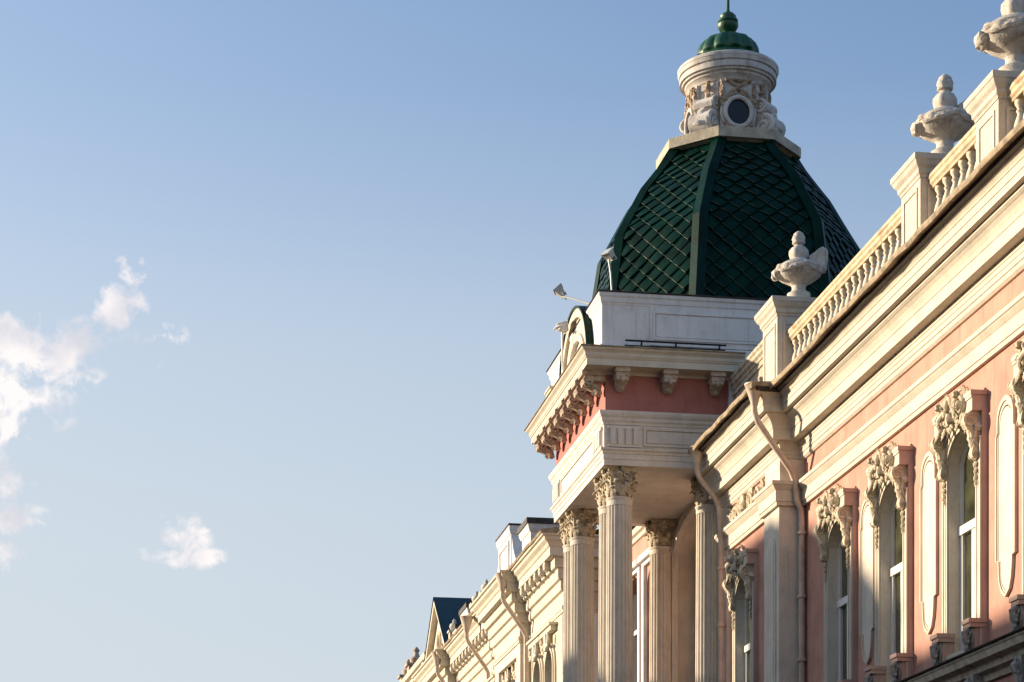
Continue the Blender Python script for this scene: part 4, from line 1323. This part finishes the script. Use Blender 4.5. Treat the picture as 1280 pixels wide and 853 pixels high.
# ================================================================== floodlights
def floodlight(label, head, stem_pts, aim=(-1, -.4, -.35), sc=1.0):
    o = root('floodlight', label, 'floodlight', TH_T, stem_pts[-1][0], stem_pts[-1][1], stem_pts[-1][2], 'floodlights round the tower roof')
    # housing
    h = MB()
    a = Vector(aim).normalized(); u = a.orthogonal(); u = Vector((0, 0, 1)) - a * a.z; u.normalize(); w = a.cross(u)
    R = Matrix((w, u, a)).transposed().to_4x4()
    h.m = Matrix.Translation(head) @ R @ Matrix.Diagonal((sc, sc, sc, 1))
    v = [(-.15, -.12, .09), (.15, -.12, .09), (.15, .12, .09), (-.15, .12, .09), (-.08, -.07, -.10), (.08, -.07, -.10), (.08, .07, -.10), (-.08, .07, -.10),
         (-.165, -.135, .09), (.165, -.135, .09), (.165, .135, .09), (-.165, .135, .09), (-.165, -.135, .115), (.165, -.135, .115), (.165, .135, .115), (-.165, .135, .115)]
    h.add(v, [(3, 2, 1, 0), (4, 5, 6, 7), (0, 1, 5, 4), (1, 2, 6, 5), (2, 3, 7, 6), (3, 0, 4, 7), (8, 9, 13, 12), (9, 10, 14, 13), (10, 11, 15, 14), (11, 8, 12, 15), (11, 10, 9, 8), (12, 13, 14, 15)])
    for k in range(3): h.box(-.09, .09, -.09 + .08 * k, -.08 + .08 * k, -.135, -.09)
    h.build('housing', M['lamp'], o)
    g = MB(); g.m = h.m; g.box(-.14, .14, -.11, .11, .112, .122); g.build('lens', M['lensglass'], o)
    s = MB(); s.tube(stem_pts, .022, 8)
    s.build('bracket_arm', M['lamp'], o)
    y = MB(); y.m = h.m; y.tube([(-.18, 0, .0), (-.18, 0, -.17), (.18, 0, -.17), (.18, 0, 0)], .014, 6); y.build('yoke', M['lamp'], o)
    return o
floodlight('small floodlight on a long arm left of the dome base, seen against sky', (9.85, 51.1, 17.12), [(9.85, 51.0, 16.98), (10.0, 50.8, 16.90), (10.5, 50.2, 16.55)], (-.6, .2, .75), .98)
floodlight('floodlight on a short upright stem in front of the curved gable', (9.78, 50.55, 16.1), [(9.78, 50.55, 15.98), (9.80, 50.6, 15.3), (9.82, 50.6, 14.62)], (1, .1, .1), .95)
floodlight('white floodlight on a tall stem at the corner of the dome', (10.38, 48.0, 17.0), [(10.38, 48.02, 16.9), (10.42, 48.0, 16.6), (10.46, 48.0, 16.02)], (-.5, -.3, .6), .85)

# ================================================================== PINK WING beyond the tower
def pink_wing():
    r = root('pink_wing', 'pink wall with white window frames seen between the columns of the tower', 'building', TH_T, BACKX, 57.0)
    w = MB()
    ops = [(y, .78, 5.4, 11.1, .5) for y in (55.6, 57.9, 60.2)]
    wall_with_openings(w, BACKX, TY1, 61.9, 4.6, 12.9, ops, depth=.35)
    w.box(BACKX, BACKX + .3, TY1, 61.9, -EYE, 4.6)
    w.build('wall', M['pink'], r)
    c = MB(); c.sweep([(BACKX, TY1 + .02), (BACKX, 61.9)], [(0, 12.5), (.06, 12.52), (.08, 12.62), (.16, 12.66), (.18, 12.8), (0, 12.82)]); c.build('cornice', M['trim'], r)
    e = MB(); e.box(BACKX + .35, 24, TY1, 61.9, 11.7, 12.88); e.box(BACKX + .34, 24, 61.5, 61.9, -EYE, 11.0); e.build('roof', M['darktin'], r)
    f0 = None
    for y in (55.6, 57.9, 60.2):
        if f0 is None:
            f = MB(); x = BACKX - .10
            for sg in (-1, 1):
                a, b = sorted((y + sg * .78, y + sg * 1.02)); f.box(x, x + .10, a, b, 5.3, 11.62)
            f.box(x, x + .10, y - 1.02, y + 1.02, 11.62, 11.74); f.box(x - .1, x + .10, y - 1.1, y + 1.1, 11.74, 11.9)
            w_ = f.build('window', M['white'], r)
            q = MB(); x = BACKX + .15
            for a in (-.78, -.04, .68): q.box(x, x + .09, y + a, y + a + .10, 5.4, 11.4)
            for z in (5.4, 8.2, 10.1): q.box(x - .01, x + .09, y - .78, y + .78, z, z + .12)
            q.build('frame', M['wframe'], w_)
            g = MB(); P = arch_pts(y, .77, 11.1, .48, 10)
            g.add([(x + .06, *p) for p in P] + [(x + .06, y + .77, 5.4), (x + .06, y - .77, 5.4)], [tuple(range(len(P) + 2))])
            g.build('pane', M['darkglass'], w_); f0 = w_
        else: copy_tree(f0, r, (0, y - 55.6, 0))
    # the far side of the roof stays below the parapet
pink_wing()

# ================================================================== CREAM BUILDING further down the street
GX = 12.05      # its wall plane
def cream_building():
    r = root('cream_building', 'sunlit cream building with stepped cornice and attic gables beyond the tower', 'building', TH_T, GX, 75.0)
    Y0, Y1 = 62.0, 92.0
    ops = [(y, .62, 7.6, 10.0, .55) for y in (64.0, 66.0, 69.2, 71.2, 74.6, 76.9, 79.2, 82.0, 84.3, 86.6)]
    w = MB(); wall_with_openings(w, GX, Y0, Y1, 3.0, 12.5, ops, depth=.3)
    w.box(GX, GX + .3, Y0, Y1, -EYE, 3.0)
    w.build('wall', M['yellow'], r)
    e = MB(); e.box(GX, 24, Y0 - .001, Y0 + .3, -EYE, 13.3); e.box(23.7, 24, Y0 + .3, Y1, -EYE, 13.3); e.box(GX + .35, 24, Y1 - .3, Y1, -EYE, 13.3)
    e.build('end_wall', M['white'], r)
    c = MB()
    prof = [(0, 11.35), (.04, 11.35), (.04, 11.42), (.07, 11.45), (.07, 11.53), (.02, 11.55), (.02, 11.95), (.10, 11.98), (.12, 12.05), (.12, 12.25), (.20, 12.28), (.22, 12.34), (.22, 12.58), (.32, 12.61), (.34, 12.66), (.34, 12.88), (.52, 12.90), (.52, 13.14), (.56, 13.17), (.60, 13.26), (.70, 13.34), (.72, 13.42), (.78, 13.44), (.80, 13.5), (0, 13.52)]
    c.sweep([(GX + 2.0, Y0), (GX, Y0), (GX, Y1)], prof)
    c.build('cornice', M['trim'], r)
    g = MB(); g.sweep([(GX, Y0 - .8 + i * .8) for i in range(39)], [(.3, 13.50), (.84, 13.50), (.87, 13.56), (.84, 13.60), (.3, 13.70)], jig=.02, seed=4)
    g.build('gutter', M['tin'], r)
    rf = MB(); rf.add([(GX - .3, Y0, 13.56), (GX - .3, Y1, 13.56), (18, Y1, 14.8), (18, Y0, 14.8), (24.3, Y1, 13.4), (24.3, Y0, 13.4)], [(0, 1, 2, 3), (3, 2, 4, 5)])
    rf.build('roof', M['darktin'], r)
    # second string course and band of panels
    s = MB(); s.sweep([(GX, Y0), (GX, Y1)], [(0, 7.0), (.10, 7.02), (.12, 7.15), (.22, 7.2), (.22, 7.3), (0, 7.35)]); s.build('string_course', M['trim'], r)
    mo = MB(); mo.m = on_street(GX - .34, 62.5, 0)
    mo.box(-.12, .12, -.17, 0, 12.66, 12.885); mo.tube([(0, -.15, 12.80), (0, -.14, 12.68), (0, -.05, 12.60)], [.08, .07, .05], 7, flat=(1.3, .8), up=(0, -1, 0))
    m0 = mo.build('modillion', M['trim'], r)
    yy = 63.3
    while yy < 91.5:
        if not any(a - .3 < yy < b + .3 for a, b in ((67.6, 72.6), (83.2, 89.2))): copy_tree(m0, r, (0, yy - 62.5, 0))
        yy += .8
    po = MB(); po.box(11.45, 11.85, 74.0, 74.4, 13.5, 14.1); po.box(11.4, 11.9, 73.95, 74.45, 14.1, 14.18)
    po.lathe(11.65, 74.2, [(.1, 14.18), (.16, 14.24), (.2, 14.34), (.16, 14.44), (.06, 14.5), (.08, 14.56), (.02, 14.64)], 12)
    p0 = po.build('parapet_post', M['trim'], r)
    for yy in (76.4, 82.2, 90.2): copy_tree(p0, r, (0, yy - 74.2, 0))
    # bay projections with attic gables
    for (a, b, zt, shape) in ((67.6, 72.6, 15.35, 'block'), (83.2, 89.2, 15.9, 'pediment')):
        p = MB(); p.box(GX - .34, GX + .0, a, b, -EYE, 7.0)
        for (u, v) in ((a, a + .7), (b - .7, b)): p.box(GX - .34, GX + .0, u, v, 7.0, 12.5)
        p.box(GX - .34, GX, a + .7, b - .7, 11.0, 12.5)
        pp = p.build('bay', M['cream'], r)
        cc = MB(); cc.sweep([(GX, a - .0), (GX - .34, a), (GX - .34, b), (GX, b)], [(o, z) for o, z in prof]); cc.build('cornice', M['trim'], pp)
        if shape == 'block':
            t = MB(); xf = GX - .50
            t.box(xf, xf + .55, 68.4, 70.9, 13.5, 15.25)
            t.sweep([(xf + .55, 68.4), (xf, 68.4), (xf, 70.9), (xf + .55, 70.9)], [(-.03, 14.98), (.03, 15.0), (.05, 15.08), (.07, 15.12), (.07, 15.26), (-.03, 15.27)], closed=True)
            for y0_, y1_, sg in ((68.4, 66.6, -1), (70.9, 73.2, 1)):
                n_ = 8; o_ = [(y0_, 13.5), (y0_, 14.9)] + [(y0_ + (y1_ - y0_) * k / n_, 13.62 + 1.1 * (1 - k / n_) ** 2.0) for k in range(1, n_ + 1)] + [(y1_, 13.5)]
                v_ = [(xf + .03, a_, z_) for a_, z_ in o_] + [(xf + .45, a_, z_) for a_, z_ in o_]; q_ = len(o_)
                t.add(v_, [tuple(range(q_)), tuple(range(2 * q_ - 1, q_ - 1, -1))] + [(k, q_ + k, q_ + (k + 1) % q_, (k + 1) % q_) for k in range(q_)])
            t.m = on_street(xf, 69.65, 0)
            for a_, b_, c_, d_ in ((-.95, .95, 14.75, 14.85), (-.95, .95, 13.7, 13.8), (-.95, -.85, 13.8, 14.75), (.85, .95, 13.8, 14.75)): t.box(a_, b_, -.05, .01, c_, d_)
            t.m = Matrix.Identity(4)
            ag = t.build('attic_gable', M['white'], r)
            k = MB(); k.box(xf - .1, xf + .66, 68.3, 71.0, 15.275, 15.32); k.build('capping', M['darktin'], ag)
        else:
            t = MB(); t.m = on_street(GX - .42, (a + b) / 2, 0); h = (b - a) / 2 + .3
            t.prism([(-h, 13.5), (h, 13.5), (0, zt)], 0, .6)
            for sg in (-1, 1):
                t.prism([(sg * (h + .1), 13.5), (sg * (h + .1), 13.75), (0, zt + .28), (0, zt + .0)], -.25, .0)
            t.m = Matrix.Identity(4)
            pd = t.build('pediment', M['trim'], r)
            t = MB(); t.m = on_street(GX - .42, (a + b) / 2, 0)
            t.lathe(0, 0, [(.01, 0)] * 2, 3) if False else None
            rr_ = [(.42 * cos(2 * pi * i / 24), -.03, 14.35 + .42 * sin(2 * pi * i / 24)) for i in range(25)]
            t.tube(rr_, .07, 7)
            for s2 in (-1, 1): spiral(t, s2 * .95, 13.95, .2, 1.5, pi / 2, s2, .28, -.03)
            t.build('pediment_ornament', M['ornament'], pd)
            k = MB(); c_ = (a + b) / 2
            k.add([(GX - .7, c_, zt + .32), (GX - .7, c_ - h - .15, 13.76), (GX + 3.2, c_ - h - .15, 13.76), (GX + 3.2, c_, zt + .32), (GX - .7, c_ + h + .15, 13.76), (GX + 3.2, c_ + h + .15, 13.76)], [(0, 1, 2, 3), (0, 3, 5, 4)])
            k.add([(GX - .7, c_, zt + .25), (GX - .7, c_ - h - .15, 13.69), (GX + 3.2, c_ - h - .15, 13.69), (GX + 3.2, c_, zt + .25), (GX - .7, c_ + h + .15, 13.69), (GX + 3.2, c_ + h + .15, 13.69)], [(3, 2, 1, 0), (4, 5, 3, 0)])
            k.build('gable_roof', M['blueroof'], r)
    # windows
    f0 = None
    for (y, hw, zb, zs, rise) in ops:
        if f0 is None:
            y_ = y; f = MB()
            for o0, o1, d in ((0, .08, .10), (.08, .2, .06)):
                Pi = arch_pts(y, hw + o0, zs, rise + o0, 10); Po = arch_pts(y, hw + o1, zs, rise + o1, 10)
                for i in range(10):
                    v = [(x_, *q) for x_ in (GX - d, GX + .02) for q in (Pi[i], Pi[i + 1], Po[i + 1], Po[i])]
                    f.add(v, [(0, 1, 2, 3), (0, 4, 5, 1), (3, 2, 6, 7)])
                for sg in (-1, 1):
                    a, b = sorted((y + sg * (hw + o0), y + sg * (hw + o1))); f.box(GX - d, GX, a, b, zb - .1, zs)
            f.box(GX - .16, GX, y - hw - .25, y + hw + .25, zb - .22, zb - .1)
            # hood moulding with keystone
            f.box(GX - .22, GX, y - .14, y + .14, zs + rise - .05, zs + rise + .45)
            f.box(GX - .20, GX, y - hw - .32, y + hw + .32, zs + rise + .45, zs + rise + .60)
            f.box(GX - .26, GX, y - hw - .38, y + hw + .38, zs + rise + .60, zs + rise + .68)
            f.m = on_street(GX - .2, y, 0)
            for s2 in (-1, 1):
                spiral(f, s2 * .5, zs + rise + .25, .14, 1.5, pi / 2, -s2, .3, -.02); leaf(f, (s2 * .15, -.03, zs + rise + .1), (s2 * .6, -.03, zs + rise + .05), .07, .1, thick=.5)
            f.m = Matrix.Identity(4)
            w_ = f.build('window', M['trim'], r)
            q = MB(); x = GX + .18
            for a in (-hw, -.04, hw - .08): q.box(x, x + .08, y + a, y + a + .08, zb, zs + .2)
            for z in (zb, 9.3): q.box(x - .01, x + .08, y - hw, y + hw, z, z + .09)
            q.build('frame', M['wframe'], w_)
            g = MB(); P = arch_pts(y, hw - .01, zs, rise - .01, 10)
            g.add([(x + .05, *p) for p in P] + [(x + .05, y + hw - .01, zb), (x + .05, y - hw + .01, zb)], [tuple(range(len(P) + 2))])
            g.build('pane', M['darkglass'], w_); f0 = w_
        else: copy_tree(f0, r, (0, y - y_, 0))
    # chimneys with dark caps standing close behind the gutter
    for (x0, x1, y0, y1, zt) in ((11.62, 12.6, 65.2, 66.7, 14.80), (11.55, 12.3, 77.6, 79.2, 14.42), (11.6, 12.1, 80.8, 81.6, 14.2)):
        d = MB(); d.box(x0, x1, y0, y1, 13.52, zt - .2)
        d.sweep([(x1, y0), (x0, y0), (x0, y1), (x1, y1)], [(-.05, zt - .42), (.03, zt - .40), (.08, zt - .3), (.10, zt - .18), (-.05, zt - .18)], closed=True)
        dd = d.build('chimney', M['white'], r)
        k = MB(); k.box(x0 - .14, x1 + .14, y0 - .14, y1 + .14, zt - .175, zt); k.build('chimney_cap', M['darktin'], dd)
cream_building()
def far_pipe(label, y, zt=13.45):
    d = MB(); fx = GX - .98
    d.lathe(fx, y, [(.09, zt - .55), (.10, zt - .48), (.24, zt - .02), (.25, zt), (.22, zt + .01), (.08, zt - .44)], 12)
    d.tube([(fx, y, zt - .5), (fx, y, zt - .75), (fx + .06, y, zt - .9), (GX - .3, y + .1, zt - 1.75), (GX - .20, y + .1, zt - 1.95), (GX - .2, y + .1, zt - 2.4), (GX - .2, y + .1, 2.0), (GX - .2, y + .1, -EYE)], .075, 10)
    o = d.build('drainpipe', M['pipe'], None, loc=(GX - .2, y, -EYE), th=TH_T)
    tag(o, label, 'drainpipe', 'drainpipes with funnel heads')
far_pipe('drainpipe on the cream building nearest to the tower columns', 67.2)
far_pipe('middle drainpipe on the cream building beyond the tower', 75.0)
far_pipe('farthest drainpipe on the cream building, low near the gabled roof', 82.9)

# ================================================================== FAR HOUSE at the end of the row
def far_house():
    r = root('far_house', 'distant cream house with small roof turrets at the end of the row', 'building', TH_T, 12.2, 104.0)
    w = MB(); w.box(12.2, 24, 92.1, 118, -EYE, 14.8)
    w.build('wall', M['yellow'], r)
    c = MB(); c.sweep([(14.2, 92.1), (12.2, 92.1), (12.2, 118)], [(0, 14.0), (.1, 14.05), (.12, 14.3), (.3, 14.4), (.32, 14.6), (.5, 14.65), (.55, 14.85), (0, 14.9)]); c.build('cornice', M['trim'], r)
    k = MB(); k.box(11.9, 24, 92.1, 118, 14.91, 15.05); k.build('roof', M['darktin'], r)
    for y, h in ((98.6, 15.8), (101.6, 15.7)):
        t = MB(); t.box(11.8, 12.6, y - .4, y + .4, 14.9, h - .5); t.box(11.7, 12.7, y - .5, y + .5, h - .5, h - .4)
        t.lathe(12.2, y, [(.2, h - .4), (.3, h - .3), (.32, h - .15), (.15, h), (.1, h + .15), (.16, h + .25), (.05, h + .4)], 12)
        t.build('turret', M['bracket'], r)
far_house()

# ================================================================== unseen houses added across and behind the camera to cast shade and cut skylight
def block(label, X, y0, y1, top, material, side=-1, depth=11.0):
    r = root('unseen_house', label, 'house', TH_M, X, (y0 + y1) / 2)
    w = MB(); ops = []
    n = max(1, int((y1 - y0 - 1.0) / 2.8)); stp = (y1 - y0) / n
    ops = [(y0 + (i + .5) * stp, .6, .6, 2.9, .2) for i in range(n)]
    wall_with_openings(w, X, y0, y1, -EYE, 4.2, ops)
    wall_with_openings(w, X, y0, y1, 4.2, top, [(a, b, 5.2, 7.6, .2) for a, b, *_ in ops])
    if side < 0: w.v = [Vector((X - (v.x - X), v.y, v.z)) for v in w.v]
    e = side * .31
    w.box(*sorted((X + e, X + side * depth)), y0, y1, -EYE, top)
    w.build('wall', material, r)
    k = MB(); xa, xb = sorted((X - side * .45, X + side * (depth + .3)))
    k.box(xa, xb, y0 - .1, y1 - .101, top, top + .22)
    xm = (xa + xb) / 2
    k.add([(xa, y0, top + .22), (xb, y0, top + .22), (xb, y1 - .2, top + .22), (xa, y1 - .2, top + .22), (xm, y0 + .5, top + .9), (xm, y1 - .7, top + .9)],
          [(0, 1, 4), (1, 2, 5, 4), (2, 3, 5), (3, 0, 4, 5)])
    k.build('roof', M['darktin'], r)
    g = MB()
    for (a, b, *_) in ops:
        xs = sorted((X + side * .2, X + side * .25))
        g.box(*xs, a - b, a + b, .6, 3.05); g.box(*xs, a - b, a + b, 5.2, 7.75)
    g.build('glazing', M['darkglass'], r)
block('unseen low grey house added across the road behind the camera', -12, -62, -20, 11.0, M['paving'])
block('unseen long ochre house added across the road beside the camera', -12, -20, 15, 11.4, M['oldwall'])
block('unseen long grey house across the road, shading the wall under the pink windows', -12, 15, 55.7, 11.55, M['paving'])
block('unseen tall narrow house added across the road to shade the corner pilaster', -12.02, 55.7, 58.6, 15.4, M['oldwall'])  # height shaped to throw shade onto the corner pilaster
block('unseen ochre house added across the road opposite the near columns', -12, 58.6, 63.2, 11.9, M['oldwall'])
block('unseen higher house added across the road to shade the far columns', -12.02, 63.2, 70.5, 13.4, M['paving'])
block('unseen long low house added across the road opposite the cream building', -12, 70.5, 108, 11.2, M['oldwall'])
block('unseen ochre house added on the near side of the road behind the camera', 12.6, -62, -10, 12.0, M['oldwall'], 1)  # put in to block skylight from behind the camera
def street_end():  # unseen end block, added to cut the skylight
    r = root('unseen_house', 'unseen house added to close the street behind the camera', 'house', TH_M, 0, -75)
    w = MB(); w.box(-24, 24, -80, -70, -EYE, 13); w.build('wall', M['paving'], r)
    k = MB(); k.box(-24.4, 24.4, -80.4, -69.6, 13.0, 13.3); k.build('roof', M['darktin'], r)
street_end()
